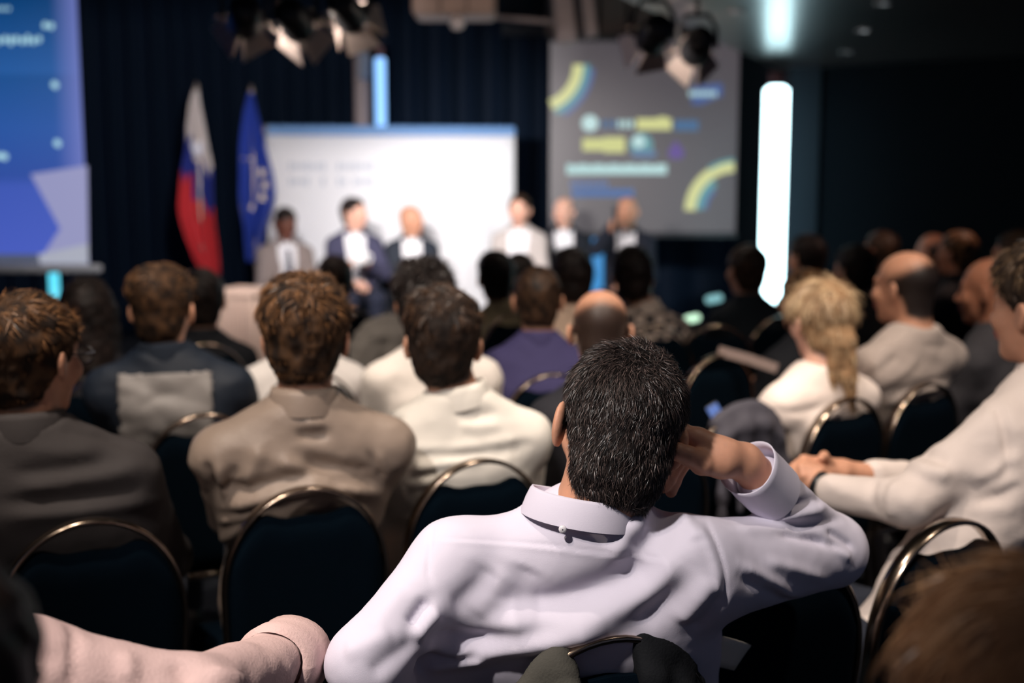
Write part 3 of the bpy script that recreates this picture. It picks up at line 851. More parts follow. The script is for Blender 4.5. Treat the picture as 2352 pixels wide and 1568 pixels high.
# recessed downlights in the lowered ceiling
for k, (px, py, lb) in enumerate(((1985, 70, 'brightest small downlight in the lowered ceiling'), (1945, 119, 'dim small downlight near the far edge of the lowered ceiling'), (2030, 8, 'small round downlight in the lowered ceiling, furthest from the dark wall'), (1690, 26, 'faint small downlight beside the reflection of the lit column'))):
    p = Wz(px, py, ZC - 0.004)
    root = empty('downlight', p)
    b = MB(); b.lathe([(0.05, 0.003), (0.05, -0.006), (0.036, -0.008), (0.034, 0.002)], 20); b.build('ring', mat('ring_grey', lin(120, 120, 124), 0.35), root, True)
    b = MB(); b.lathe([(0.034, 0.0), (0.02, -0.004), (0.001, -0.005)], 16); b.build('lamp', glow('dl_%d' % k, (0.85, 0.95, 1), [1.6, .5, .6, .35][k]), root, True)
    tag(root, lb, 'downlight')
# ================================================================ chairs
M_FRAME = mat('chair_frame_metal', lin(160, 142, 126), 0.20, 1.0, noise=0.1, nscale=60)
M_BACK = mat('chair_fabric_navy', lin(2, 12, 21), 0.95, noise=0.15, nscale=60, bump=0.3, bscale=500, spec=0.05)
CW, CZ, CA = 0.172, 0.875, 0.215          # half width, apex height, arch height
def back_y(z): return -0.055 * max(0.0, (z - 0.42)) / 0.45
def arch(n=29, w=CW, ztop=CZ, foot=0.02, inset=0.0):
    """outline of the chair back from the left foot over the arch to the right foot"""
    L = []
    zs = ztop - CA
    for z in np.linspace(foot, zs, 10)[:-1]:
        x = -w * (0.93 + 0.07 * min(1, max(0, (z - foot) / (zs - foot))))
        L.append((x, z))
    for t in np.linspace(math.pi, 0, n):
        L.append((w * math.cos(t) * 1.0, zs + CA * math.sin(t) ** 0.92 if math.sin(t) > 0 else zs))
    for z in np.linspace(zs, foot, 10)[1:]:
        x = w * (0.93 + 0.07 * min(1, max(0, (z - foot) / (zs - foot))))
        L.append((x, z))
    return L
def make_chair_meshes():
    S = {}
    # U-shaped flat bar of the back, from seat level up
    pts = [(x, back_y(z), z) for x, z in arch(foot=0.40)]
    sec = [(-.0045, -.014), (-.002, -.016), (.002, -.016), (.0045, -.014), (.0055, 0), (.0045, .014), (.002, .016), (-.002, .016), (-.0045, .014), (-.0045, 0)]
    b = MB(); b.sweep(pts, sec, up=(0, 1, 0)); S['back_frame'] = b.mesh('back_frame', M_FRAME, True)
    # padded back panel with a scooped hand grip at the top
    rows = 22; cols = 25
    def halfw(z):
        zs = CZ - CA
        if z <= zs: return (CW * (0.93 + 0.07 * (z - 0.40) / (zs - 0.40))) - 0.010
        q = min(1, ((z - zs) / (CA - 0.012)))
        return max(0.0, (CW - 0.010) * math.sqrt(max(0, 1 - q ** 2.15)))
    def topz(x):
        q = min(1, abs(x) / (CW - 0.004)); sn = math.sqrt(max(0, 1 - q * q))
        return CZ - CA + CA * sn ** 0.92 - 0.009 - 0.050 * math.exp(-(x / 0.078) ** 4)
    xs = np.linspace(-1, 1, cols)
    F = []; Bk = []
    for i in range(rows):
        t = i / (rows - 1); rf = []; rb = []
        for u in xs:
            x = u * (CW - 0.006)
            zt = topz(x); z = 0.43 + (zt - 0.43) * t
            x = x * (0.95 + 0.05 * min(1, (z - 0.43) / 0.2))
            edge = min(1, min((1 - abs(u)) * 7, (1 - t) * 9 + 0.0, t * 9))
            th = 0.008 + 0.014 * math.sqrt(max(0, edge))
            rf.append((x, back_y(z) + th, z)); rb.append((x, back_y(z) - th, z))
        F.append(rf); Bk.append(rb)
    b = MB(); b.grid(F); b.grid([r[::-1] for r in Bk])
    per = [(i, 0) for i in range(rows)] + [(rows - 1, j) for j in range(cols)] + [(i, cols - 1) for i in range(rows - 1, -1, -1)] + [(0, j) for j in range(cols - 1, -1, -1)]
    for k in range(len(per)):
        (i, j), (i2, j2) = per[k], per[(k + 1) % len(per)]
        if (i, j) == (i2, j2): continue
        b.add([F[i][j], F[i2][j2], Bk[i2][j2], Bk[i][j]], [(0, 1, 2, 3)])
    S['back_panel'] = b.mesh('back_panel', M_BACK, True)
    # seat cushion
    b = MB(); G = []
    for i, v in enumerate(np.linspace(0, 1, 15)):
        row = []
        for u in np.linspace(-1, 1, 15):
            y = 0.03 + 0.40 * v; x = u * (0.168 + 0.02 * math.sin(v * math.pi * 0.7))
            e = min(1, min((1 - abs(u)) * 6, v * 8, (1 - v) * 8))
            row.append((x, y, 0.425 + 0.035 * math.sqrt(max(0, e))))
        G.append(row)
    b.grid(G); b.box((0, 0.23, 0.412), (0.35, 0.40, 0.028), bev=0.008); S['seat'] = b.mesh('seat', M_BACK, True)
    # under-seat rails
    b = MB()
    for s_ in (-1, 1): b.tube([(s_ * 0.162, 0.0, 0.40), (s_ * 0.162, 0.41, 0.395)], 0.011, 8)
    b.tube([(-0.162, 0.41, 0.395), (0.162, 0.41, 0.395)], 0.011, 8); b.tube([(-0.162, 0.02, 0.40), (0.162, 0.02, 0.40)], 0.011, 8)
    S['seat_rail'] = b.mesh('seat_rail', M_FRAME, True)
    for nm, s_, y0, y1 in (('leg_rl', -1, 0.0, -0.06), ('leg_rr', 1, 0.0, -0.06), ('leg_fl', -1, 0.40, 0.43), ('leg_fr', 1, 0.40, 0.43)):
        b = MB(); b.sweep([(s_ * 0.162, y0, 0.42), (s_ * 0.164, (y0 + y1) / 2, 0.2), (s_ * 0.168, y1, 0.012)], [(-.009, -.011), (.009, -.011), (.009, .011), (-.009, .011)], up=(0, 1, 0))
        b.cyl((s_ * 0.168, y1, 0.0), (s_ * 0.168, y1, 0.022), 0.016, 0.014, 10)
        S[nm] = b.mesh('leg', M_FRAME, False)
    return S
CHM = make_chair_meshes()
def chair_at(x, y, yaw, label, group=None):
    root = empty('banquet_chair', (x, y, 0), yaw)
    for nm in ('back_frame', 'back_panel', 'seat', 'seat_rail'): link(nm, CHM[nm], root)
    for nm in ('leg_rl', 'leg_rr', 'leg_fl', 'leg_fr'): link('leg', CHM[nm], root)
    return tag(root, label, 'chair', group)
def chair_px(px, py, yaw_deg, label, group=None, z=CZ):
    """a chair whose arch top sits on the sight line of (px, py)"""
    yaw = math.radians(yaw_deg)
    p = Wz(px, py, z); o = p - rotz(yaw) @ np.array([0, back_y(CZ), 0])
    return chair_at(o[0], o[1], yaw, label, group), o
# ================================================================ people
def ik(a, c, l1, l2, pole):
    a, c = np.array(a, float), np.array(c, float)
    v = c - a; L = np.linalg.norm(v)
    if L > (l1 + l2) * 0.995: c = a + v / L * (l1 + l2) * 0.995; v = c - a; L = np.linalg.norm(v)
    u = v / L; x = (l1 ** 2 - l2 ** 2 + L ** 2) / (2 * L); h = math.sqrt(max(1e-6, l1 ** 2 - x ** 2))
    p = np.array(pole, float); p = unit(p - u * (p @ u))
    return a + u * x + p * h, c

def hand_template():
    s = Sdf((-0.085, -0.11, -0.085), (0.06, 0.20, 0.05), 0.0035)
    s.rc((0, -0.04, 0), (0, -0.01, 0), 0.024, 0.0245, 0.01)
    for x in (-0.012, 0.012): s.rc((x, -0.02, 0), (x, 0.0, 0), 0.02, 0.02, 0.02)
    X = (-0.031, -0.0105, 0.0105, 0.030)
    for i, x in enumerate(X): s.rc((x * 0.55, 0.0, -0.002), (x, 0.078 - 0.006 * (i in (0, 3)) - 0.006 * (i == 3), 0.002), 0.0165, 0.0125, 0.018)
    s.rc((-0.02, 0.012, -0.012), (-0.036, 0.036, -0.016), 0.018, 0.016, 0.014)
    for i, x in enumerate(X):
        p = np.array([x, 0.078 - 0.006 * (i in (0, 3)) - 0.006 * (i == 3), 0.002]); a = 0.0
        for L, r0, r1, da in zip([[.042, .025, .021], [.046, .029, .022], [.043, .027, .022], [.034, .020, .019]][i], (.0105, .0095, .0085), (.0095, .0085, .0070), (0.35, 0.55, 0.35)):
            a += da + 0.06 * i
            q = p + np.array([x * 0.12 * L / 0.03, math.cos(a) * L, -math.sin(a) * L]) * np.array([1, 1, 1])
            s.rc(p, q, r0, r1, 0.004); p = q
    p = np.array([-0.036, 0.036, -0.016])
    for q, r0, r1 in ((np.array([-0.056, 0.066, -0.024]), .0130, .0112), (np.array([-0.060, 0.094, -0.032]), .0110, .0088)):
        s.rc(p, q, r0, r1, 0.006); p = q
    return s.mesh(1)
HAND = hand_template()
def hand(pos, fwd, up, side, scale=1.0):
    P, Q = HAND
    P = P.copy() * scale
    if side < 0: P[:, 0] *= -1; Q = Q[:, ::-1]
    # template: right hand, palm down, thumb towards -x
    return P @ frame(fwd, up).T + np.array(pos), Q

def head_sdf(nl, h, chin=1.0, jaw=1.0, extra=None):
    """head, face, ears and neck in head-local space (x right, y ahead, z up)"""
    s = Sdf((-0.155, -0.16, min(-0.20, nl[2] - 0.10)), (0.155, 0.15, 0.135), h)
    s.el((0, -0.013, 0.032), (0.0765, 0.098, 0.084), 0.02)
    s.el((0, 0.028, -0.045), (0.057 * jaw, 0.066, 0.076), 0.03)
    s.el((0, -0.035, -0.035), (0.060, 0.058, 0.06), 0.03)
    s.el((0, 0.072, -0.098), (0.024, 0.018, 0.018 * chin), 0.025)
    s.el((0, 0.076, 0.024), (0.050, 0.016, 0.012), 0.02)
    s.rc((0, 0.090, 0.010), (0, 0.112, -0.028), 0.008, 0.0125, 0.012)
    for k in (-1, 1):
        s.el((k * 0.015, 0.100, -0.031), (0.009, 0.010, 0.008), 0.008)
        s.el((k * 0.043, 0.068, -0.025), (0.02, 0.02, 0.02), 0.025)
        s.el((k * 0.031, 0.096, 0.004), (0.015, 0.013, 0.010), 0.010, 's')
        s.el((k * 0.031, 0.0785, 0.004), (0.0130, 0.0125, 0.0125), 0.002)
        R = rotz(k * 0.45) @ rotx(0.18)
        s.el((k * 0.0845, -0.010, -0.010), (0.0085, 0.021, 0.033), 0.006, 'u', R)
        s.el((k * 0.0955, -0.004, -0.006), (0.0055, 0.012, 0.020), 0.005, 's', R)
    s.el((0, 0.098, -0.056), (0.023, 0.011, 0.006), 0.006)
    s.el((0, 0.096, -0.068), (0.020, 0.011, 0.006), 0.006)
    s.el((0, 0.108, -0.062), (0.024, 0.008, 0.0018), 0.002, 's')
    s.rc((0, -0.028, -0.045), nl, 0.054, 0.060, 0.025)
    s.el(np.array(nl) + np.array([0, 0.012, -0.04]), (0.06, 0.045, 0.035), 0.03)
    return s

def yb(Z): return np.interp(Z, [-0.13, -0.06, -0.03, 0.0, 0.03, 0.06, 0.09, 0.14], [-0.045, -0.035, -0.024, 0.012, 0.03, 0.06, 0.083, 0.09])
def hair_sdf(style, h, t=0.008, seed=0, amp=0.004):
    s = Sdf((-0.14, -0.19, -0.42 if style in ('long', 'pony') else -0.15), (0.14, 0.14, 0.19), h)
    if style == 'fringe':       # bald crown, cropped ring of hair
        t = 0.004
    s.el((0, -0.0145, 0.034), (0.0785 + t, 0.100 + t, 0.0845 + t), 0.02)
    s.el((0, -0.040, -0.040), (0.0645 + 0.5 * t, 0.0570 + t, 0.066), 0.03)
    if style == 'low': s.el((0, -0.030, -0.080), (0.058, 0.045, 0.045), 0.02)
    if style in ('quiff', 'tousled'):
        s.el((0, 0.02, 0.075), (0.070 + t * .6, 0.075, 0.052 + t), 0.03)
        s.el((-0.02, -0.05, 0.07), (0.066, 0.066, 0.056 + t), 0.03)
    if style == 'long':
        s.rc((0, -0.045, -0.02), (0, -0.07, -0.28), 0.095, 0.10, 0.04)
        s.rc((0.05, 0.0, 0.0), (0.075, -0.01, -0.26), 0.05, 0.045, 0.03); s.rc((-0.05, 0.0, 0.0), (-0.075, -0.01, -0.26), 0.05, 0.045, 0.03)
    if style == 'pony':
        s.el((0.0, -0.095, -0.045), (0.045, 0.035, 0.04), 0.02)
        s.rc((0.01, -0.105, -0.06), (0.02, -0.11, -0.16), 0.032, 0.026, 0.02); s.rc((0.02, -0.11, -0.16), (0.04, -0.11, -0.245), 0.022, 0.010, 0.02); s.rc((-0.01, -0.10, -0.06), (-0.03, -0.10, -0.17), 0.026, 0.014, 0.015)
    Z = s.ax[2]
    front = yb(Z).astype(np.float32)[None, None, :]
    lo = -0.42 if style in ('long', 'pony') else (-0.104 if style == 'low' else -0.112)
    if style in ('long',): front = np.where(s.ax[2][None, None, :] < 0.03, np.maximum(front, 0.025), front)
    def mask(X, Y, ZZ):
        m = np.maximum((Y - front) * 0.8, lo - ZZ + 0 * X)
        if style not in ('long', 'pony'):
            m = np.maximum(m, (np.abs(X) - (0.052 if style == 'low' else 0.048) - np.clip((ZZ + (0.112 if style == 'low' else 0.105)) * 1.1, 0, 0.06) - np.clip((ZZ + 0.02) * 4, 0, 1)) * 0.8)
        if style == 'fringe':
            m = np.maximum(m, (ZZ - 0.030 + 0.30 * Y + 0.25 * np.abs(X)) * 0.8)
        if style == 'crown':
            m = np.maximum(m, 0.040 - np.sqrt(X ** 2 + (Y + 0.05) ** 2 + (ZZ - 0.10) ** 2))
        return m
    s.cut(mask)
    return s

def ribbons(root, nrm, flow, L, w, lift, curl=0.0, seg=4, seed=0, grav=0.0):
    """hair strands as thin tapered ribbons"""
    r = np.random.default_rng(seed); n = len(root)
    L = np.broadcast_to(L, n) * (0.6 + 0.8 * r.random(n)); lf = np.clip(lift + (0.06 + 0.25 * lift) * r.standard_normal(n), 0.03, 1.3)
    fl = flow + (0.12 + 0.3 * lift) * r.standard_normal((n, 3)); fl -= nrm * np.einsum('ij,ij->i', fl, nrm)[:, None]
    fl /= np.maximum(np.linalg.norm(fl, axis=1), 1e-6)[:, None]
    d0 = nrm * lf[:, None] + fl * (1 - 0.55 * np.clip(lf, 0, 1))[:, None]; d0 /= np.linalg.norm(d0, axis=1)[:, None]
    side = np.cross(d0, nrm + 0.9 * r.standard_normal((n, 3))); side /= np.maximum(np.linalg.norm(side, axis=1), 1e-6)[:, None]
    P = []; ss = np.linspace(0, 1, seg + 1)
    for s_ in ss:
        c = root - nrm * 0.003 + d0 * (L * s_)[:, None] + (fl * curl * 0.6 - nrm * curl * 0.55) * (L * s_ ** 2)[:, None] + np.array([0, 0, -1.0]) * (grav * L * s_ ** 2)[:, None]
        ww = w * (1 - s_ ** 2.2) + w * 0.06
        P.append(np.stack([c - side * ww / 2, c + side * ww / 2], 1))
    P = np.stack(P, 1)                      # n, seg+1, 2, 3
    V = P.reshape(-1, 3); base = np.arange(n)[:, None] * (2 * (seg + 1)); Q = []
    for k in range(seg):
        Q.append(base + np.array([[2 * k, 2 * k + 1, 2 * k + 3, 2 * k + 2]]))
    Q = np.stack(Q, 1).reshape(-1, 4)
    tone = np.repeat(r.random(n) ** (3.5 if w < 0.001 else 1.15), 2 * (seg + 1))
    return V, Q, tone

HAIRS = {}
def hair_colors(key, rough=0.38):
    tbl = {'black': ((18, 14, 14), (62, 50, 46)), 'darkbrown': ((22, 15, 12), (104, 76, 56)), 'brown': ((30, 20, 14), (176, 126, 84)), 'sandy': ((120, 84, 58), (226, 176, 130)),
           'blonde': ((140, 108, 78), (228, 200, 160)), 'black_glint': ((13, 10, 10), (120, 102, 96)), 'greybrown': ((34, 25, 20), (146, 118, 90)), 'stubble': ((44, 30, 24), (92, 66, 48))}  # light tones of brown and the foreground hair carry painted gloss highlights
    a, b_ = tbl[key]
    return hair_mat('hair_%s_%d' % (key, rough * 100), lin(*a), lin(*b_), rough, 0.5 if rough < 0.45 else 0.2)
SKIN = {'light': lin(202, 148, 120), 'pale': lin(226, 176, 154), 'tan': lin(184, 124, 96), 'dark': lin(104, 62, 48)}

def mk_part(name, P, Q, m, parent, org, midx=None, tone=None):
    P = np.asarray(P) - np.array(org)
    mats = m if isinstance(m, (list, tuple)) else [m]
    me = raw_mesh(name, P, Q, True, mats, midx)
    if tone is not None:
        at = me.attributes.new('tone', 'FLOAT', 'POINT'); at.data.foreach_set('value', np.asarray(tone, np.float32))
    return link(name, me, parent)

def merge(*pq):
    Ps, Qs, o = [], [], 0
    for P, Q in pq: Ps.append(P); Qs.append(Q + o); o += len(P)
    return np.concatenate(Ps), np.concatenate(Qs)

def folds(P, Q, amp, seed, kind='shirt', yaw=0.0):
    N = vnormals(P, Q)
    q = (P - P.mean(0)) @ rotz(yaw)
    a = fbm(q * np.array([5, 5, 16.0]) + 0.5 * np.stack([vnoise(q * 6, seed + 9)] * 3, 1), seed, 2)
    b_ = 1 - np.abs(vnoise(q * np.array([9, 9, 13]) @ roty(0.6), seed + 3)) * 2
    d = amp * (0.55 * a + 0.45 * b_ + 0.22 * fbm(q * 38, seed + 6, 2))
    return P + N * d[:, None]

def torso_levels(pel, S, Nk, sw, depth, belly=1.0):
    zs = [pel[2] - 0.06, pel[2] + 0.02, pel[2] + 0.16, S[2] - 0.24, S[2] - 0.12, S[2] - 0.035, S[2] + 0.02, Nk[2] + 0.012]
    f = lambda t: (np.array(pel) * (1 - t) + np.array(S) * t)
    hs = [f(0), f(0.08), f(0.34), f(0.56), f(0.78), f(0.96), S + (Nk - S) * 0.45, Nk]
    a = [0.165, 0.178, 0.162 * belly, sw * 0.88, sw * 0.93, sw * 0.86, sw * 0.58, 0.070]
    b_ = [0.115, 0.125, 0.115 * belly, depth * 0.98, depth * 1.02, depth * 0.80, depth * 0.68, 0.066]
    cy = [h_[1] for h_ in hs]
    cy[2] -= 0.0; cy[3] -= 0.018; cy[4] -= 0.020; cy[5] -= 0.012
    return zs, [h_[0] for h_ in hs], cy, a, b_

NP = [0]
def person(label, hpx, d, *, yaw=0, head=(0, 0, 0), hs=1.0, skin='light', hair=('short', 'darkbrown', 0.008), strands=0, slen=0.02, swid=0.0016, slift=0.5,
           top=('shirt', (230, 226, 224)), trousers=(34, 38, 48), res=0.012, hres=0.007, sw=0.185, depth=0.115, neck=(0, -0.035, -0.140), lean=(0, 0), chair=None, seat_z=0.52,
           arms=None, fold=0.006, strokes=None, belly=1.0, group=None, collar=None, seed=None, seat_fwd=0.27, legs=True, hand_up=None, sh_drop=0.045, shoes=(20, 18, 18), gloss=None, inner=(236, 236, 240), tie=None, under=True, sleeve=1.0, glasses=False, base_z=0.0, rough=None, headpos=None, openw=(0.018, 0.078), extra_body=None, patch=None, bmul=None, cyadd=None, amul=None, extra_g=None, trap=0.012):
    NP[0] += 1
    seed = NP[0] * 7 if seed is None else seed
    yaw = math.radians(yaw); RB = rotz(yaw)
    H = W(hpx[0], hpx[1], d) if headpos is None else np.array(headpos, float)
    hy, hp, hr = [math.radians(a) for a in head]
    RH = rotz(yaw + hy) @ rotx(-hp) @ roty(hr)
    N = H + RB @ (np.array(neck) * hs)
    if chair is not None:
        pel = np.array([chair[0], chair[1], 0]) + RB @ np.array([0, seat_fwd, 0]); pel[2] = seat_z + base_z
    else:
        pel = N + RB @ np.array([-lean[0], 0.04 - lean[1], 0]); pel[2] = seat_z + base_z
    org = np.array([pel[0], pel[1], base_z])
    root = empty('person', org)
    # work in the body frame
    tl = lambda p: RB.T @ (np.asarray(p, float) - org)
    tw = lambda P: P @ RB.T + org
    Nl, pl, Hl = tl(N), tl(pel), tl(H)
    S = Nl + np.array([0, 0.0, -sh_drop]); S[:2] = Nl[:2] * 0.92 + pl[:2] * 0.08
    # ---------- arms
    A = {}
    for k, nm in ((-1, 'L'), (1, 'R')):
        sh = S + np.array([k * (sw - 0.028), -0.008, -0.058])
        spec = (arms or {}).get(nm)
        if spec is None:
            wr = pl + np.array([k * 0.075, 0.27, 0.115]); el, wr = ik(sh, wr, 0.29, 0.26, (k * 0.5, -0.45, -0.7))
        elif 'el' in spec:
            sh = tl(spec['sh']) if 'sh' in spec else sh; el = tl(spec['el']); wr = tl(spec['wr'])
        else:
            wr = tl(spec['wr']); el, wr = ik(sh, wr, spec.get('l1', 0.29), spec.get('l2', 0.26), spec.get('pole', (k * 0.8, -0.5, -0.6)))
        A[nm] = (sh, el, wr)
    kind, tcol = top[0], top[1]
    jk = kind in ('jacket', 'leather')
    th = 0.010 if jk else 0.0
    # ---------- garment
    pts = np.array([p for a in A.values() for p in a] + [S, pl, Nl])
    lo = pts.min(0) - 0.16; hi = pts.max(0) + 0.13; lo[2] = max(lo[2], pl[2] - 0.10)
    s = Sdf(lo, hi, res)
    zs, cx, cy, a_, b_ = torso_levels(pl, S, Nl, sw + th, depth + th, belly)
    if bmul: b_ = list(np.array(b_) * np.array(bmul))
    if amul: a_ = list(np.array(a_) * np.array(amul))
    if cyadd: cy = list(np.array(cy) + np.array(cyadd))
    s.loft(zs, cx, cy, a_, b_, 0.0)
    for nm, k in (('L', -1), ('R', 1)):
        sh, el, wr = A[nm]
        s.rc(S + np.array([k * 0.055, -0.006, trap]), sh, 0.046 + th * .3, 0.054 + th * 0.5, 0.05)
        s.rc(sh, el, 0.057 + th * 0.5, 0.050 + th * 0.5, 0.035)
        if sleeve >= 1: s.rc(el, el + (wr - el) * 0.92, 0.051 + th * 0.5, 0.038 + th * 0.5, 0.018)
    for (ga, gb, gra, grb, gk) in (extra_g or []): s.rc(tl(ga), tl(gb), gra, grb, gk)
    open_front = jk and under
    if open_front:
        zz = [pl[2] + 0.06, Nl[2] + 0.02]
        sl = s.ax[2]
        hw = np.interp(sl, zz, openw).astype(np.float32)[None, None, :]; cyy = np.interp(sl, zs, cy).astype(np.float32)[None, None, :]
        cxx = np.interp(sl, zs, cx).astype(np.float32)[None, None, :]
        dd = np.maximum(np.abs(s.ax[0][:, None, None] - cxx) - hw, cyy + 0.02 - s.ax[1][None, :, None])
        s.D = np.maximum(s.D, -dd.astype(np.float32))
    P, Q = s.mesh(2)
    P = folds(P, Q, fold, seed)
    P = tw(P)
    if strokes: P = stamp(P, Q, strokes)
    gname = {'shirt': 'shirt', 'polo': 'polo_shirt', 'jacket': 'jacket', 'sweater': 'sweater', 'leather': 'jacket', 'plaid': 'shirt', 'blouse': 'blouse', 'tee': 'shirt'}[kind]
    if kind == 'plaid': gm = plaid_mat('plaid_shirt')
    elif kind == 'leather': gm = panel_jacket_mat('denim_leather', tcol)
    else: gm = cloth('%s_%d_%d_%d' % (kind, *tcol), lin(*tcol), rough=rough or (0.8 if kind != 'polo' else 0.45), sheen=0.05 if kind == 'sweater' else 0.0)
    mk_part(gname, P, Q, gm, root, org)
    if patch:
        L = (P - org) @ RB; nn = vnormals(P, Q); fc = L[Q].mean(1); fn = (nn @ RB)[Q[:, 0]]
        sel = (np.abs(fc[:, 0] - S[0]) < patch[0]) & (fc[:, 2] < S[2] + patch[1]) & (fc[:, 2] > S[2] + patch[2]) & (fn[:, 1] < -0.25)
        qq = Q[sel]; u_, inv = np.unique(qq, return_inverse=True)
        o = mk_part('back_panel', P[u_] + nn[u_] * (0.006 + 0.005 * fbm((P[u_] - org) * np.array([14, 14, 22.0]), seed, 2))[:, None], inv.reshape(qq.shape), patch[3], root, org); solidify(o, 0.004)
    if open_front:
        s2 = Sdf(np.array([S[0] - 0.2, min(S[1], pl[1]) - 0.16, pl[2]]), np.array([S[0] + 0.2, max(S[1], pl[1]) + 0.17, Nl[2] + 0.05]), max(res, 0.011))
        s2.loft(zs, cx, cy, np.array(a_) - 0.016, np.array(b_) - 0.014, 0.0)
        P2, Q2 = s2.mesh(2); mk_part('shirt', tw(P2), Q2, cloth('inner_%d_%d_%d' % inner, lin(*inner)), root, org)
        if tie:
            b = MB(); tz = np.linspace(0, 1, 8); front = lambda z: np.interp(z, zs, np.array(cy) + np.array(b_)) + 0.002
            G = [[(np.interp(z, zs, cx) + u * (0.014 + 0.022 * t), front(z) - 0.003 * abs(u), z) for u in (-1, 0, 1)] for t, z in ((t, Nl[2] - 0.06 - 0.3 * t) for t in tz)]
            G = (np.array(G).reshape(-1, 3) @ RB.T).reshape(8, 3, 3); b.grid(G); solidify(b.build('tie', cloth('tie_%d_%d_%d' % tie, lin(*tie)), root, True), 0.006)
    # ---------- collar
    if collar is None: collar = kind in ('shirt', 'polo', 'jacket', 'leather', 'plaid')
    if collar:
        b = MB(); n = 28; G = []
        ax = unit(Hl + RB.T @ RH @ np.array([0, -0.02, -0.05]) - Nl); ax = unit(ax + np.array([0, 0, 1.2])); Fr = frame(np.array([0, 1.0, 0]) - ax * ax[1], ax)
        hgt = 0.040 if kind != 'polo' else 0.046
        for (r, z) in ((0.081, -0.034), (0.080, -0.020), (0.0745, hgt * 0.2), (0.069, hgt * .55), (0.066, hgt * .55 - 0.004), (0.067, 0.0), (0.067, -0.03)):
            row = []
            for q in range(n + 1):
                t = math.radians(-58) - (math.radians(360 - 64) * q / n)
                t = math.radians(90 - 26) - math.radians(308) * q / n + 0 * r
                fl = 1 + 0.10 * max(0, math.sin(t))
                row.append(Nl + np.array([0, 0.004, 0.016]) + Fr @ np.array([r * math.cos(t) * fl, r * math.sin(t) * 1.0, z - 0.012 * max(0, math.sin(t))]))
            G.append(np.array(row) @ RB.T)
        b.grid(np.array(G)); b.build('collar', gm if kind not in ('plaid', 'leather') else cloth('collar_%d_%d_%d' % tcol, lin(*tcol)), root, True)
    # ---------- body: head, neck, hands
    nl = RH.T @ (N - H) / hs
    hsd = head_sdf(nl, hres)
    P, Q = hsd.mesh(1)
    fc = P[Q].mean(1)
    midx = np.zeros(len(Q), int)
    midx[(np.abs(fc[:, 0]) < 0.022) & (fc[:, 1] > 0.088) & (np.abs(fc[:, 2] + 0.062) < 0.011)] = 1
    for k in (-1, 1):
        midx[np.linalg.norm(fc - np.array([k * 0.031, 0.089, 0.004]), axis=1) < 0.0075] = 2
    hz = P[:, 2]
    sm = lambda a, b, x: np.clip((x - a) / (b - a), 0, 1) ** 2 * (3 - 2 * np.clip((x - a) / (b - a), 0, 1))
    sc = sm(0.012, -0.012, P[:, 1] - yb(hz) + 0.006) * sm(-0.125, -0.085, hz) * sm(0.0, -0.03, np.abs(P[:, 0]) - 0.062 - np.clip((hz + 0.1) * 1.2, 0, 1))
    sc *= (np.abs(P[:, 0]) < 0.083)
    if hair is None: sc *= 0.0
    elif hair[0] == 'fringe':
        sc *= hair[2] * sm(0.025, -0.025, hz - 0.046 + 0.42 * P[:, 1] + 0.15 * np.abs(P[:, 0])) + (0.22 if hair[2] < 0.9 else 0.04)
    P = (P * hs) @ RH.T + H
    parts = [(P, Q)]
    hspec = hand_up or {}
    for nm, k in (('L', -1), ('R', 1)):
        sh, el, wr = A[nm]
        fwd = unit(wr - el) + np.array([-k * 0.35, 0.1, 0.0]); up = hspec.get(nm, (k * 0.25, -0.25, 1.0))
        if sleeve < 1: 
            s3 = Sdf(np.minimum(el, wr) - 0.08, np.maximum(el, wr) + 0.08, 0.009); s3.rc(el, wr, 0.045, 0.030, 0.01); p3, q3 = s3.mesh(1); parts.append((tw(p3), q3))
        if arms and arms.get(nm) and arms[nm].get('nohand'): continue
        hp_, hq_ = hand(wr + unit(wr - el) * 0.005, unit(fwd), up, k, hs * 0.98); parts.append((tw(hp_), hq_))
    if extra_body: parts += extra_body
    for nm in ('L', 'R'):
        sh, el, wr = A[nm]
        bb = MB(); bb.tube([Nl + np.array([0, 0.012, -0.03]), S + np.array([0, 0.01, -0.03]), sh, sh + (el - sh) * .5, el, (el + wr) / 2, wr], 0.024, 8)
        ff = [f for f in bb.f if len(f) == 4]; parts.append((tw(np.array(bb.v)), np.array(ff)))
    P, Q = merge(*parts); midx = np.r_[midx, np.zeros(len(Q) - len(midx), int)]
    bo = mk_part('body', P, Q, [skin_mat('skin_' + skin, SKIN[skin]), LIP, EYE], root, org, midx)
    at = bo.data.attributes.new('scalp', 'FLOAT', 'POINT'); at.data.foreach_set('value', np.r_[sc, np.zeros(len(P) - len(sc))].astype(np.float32))
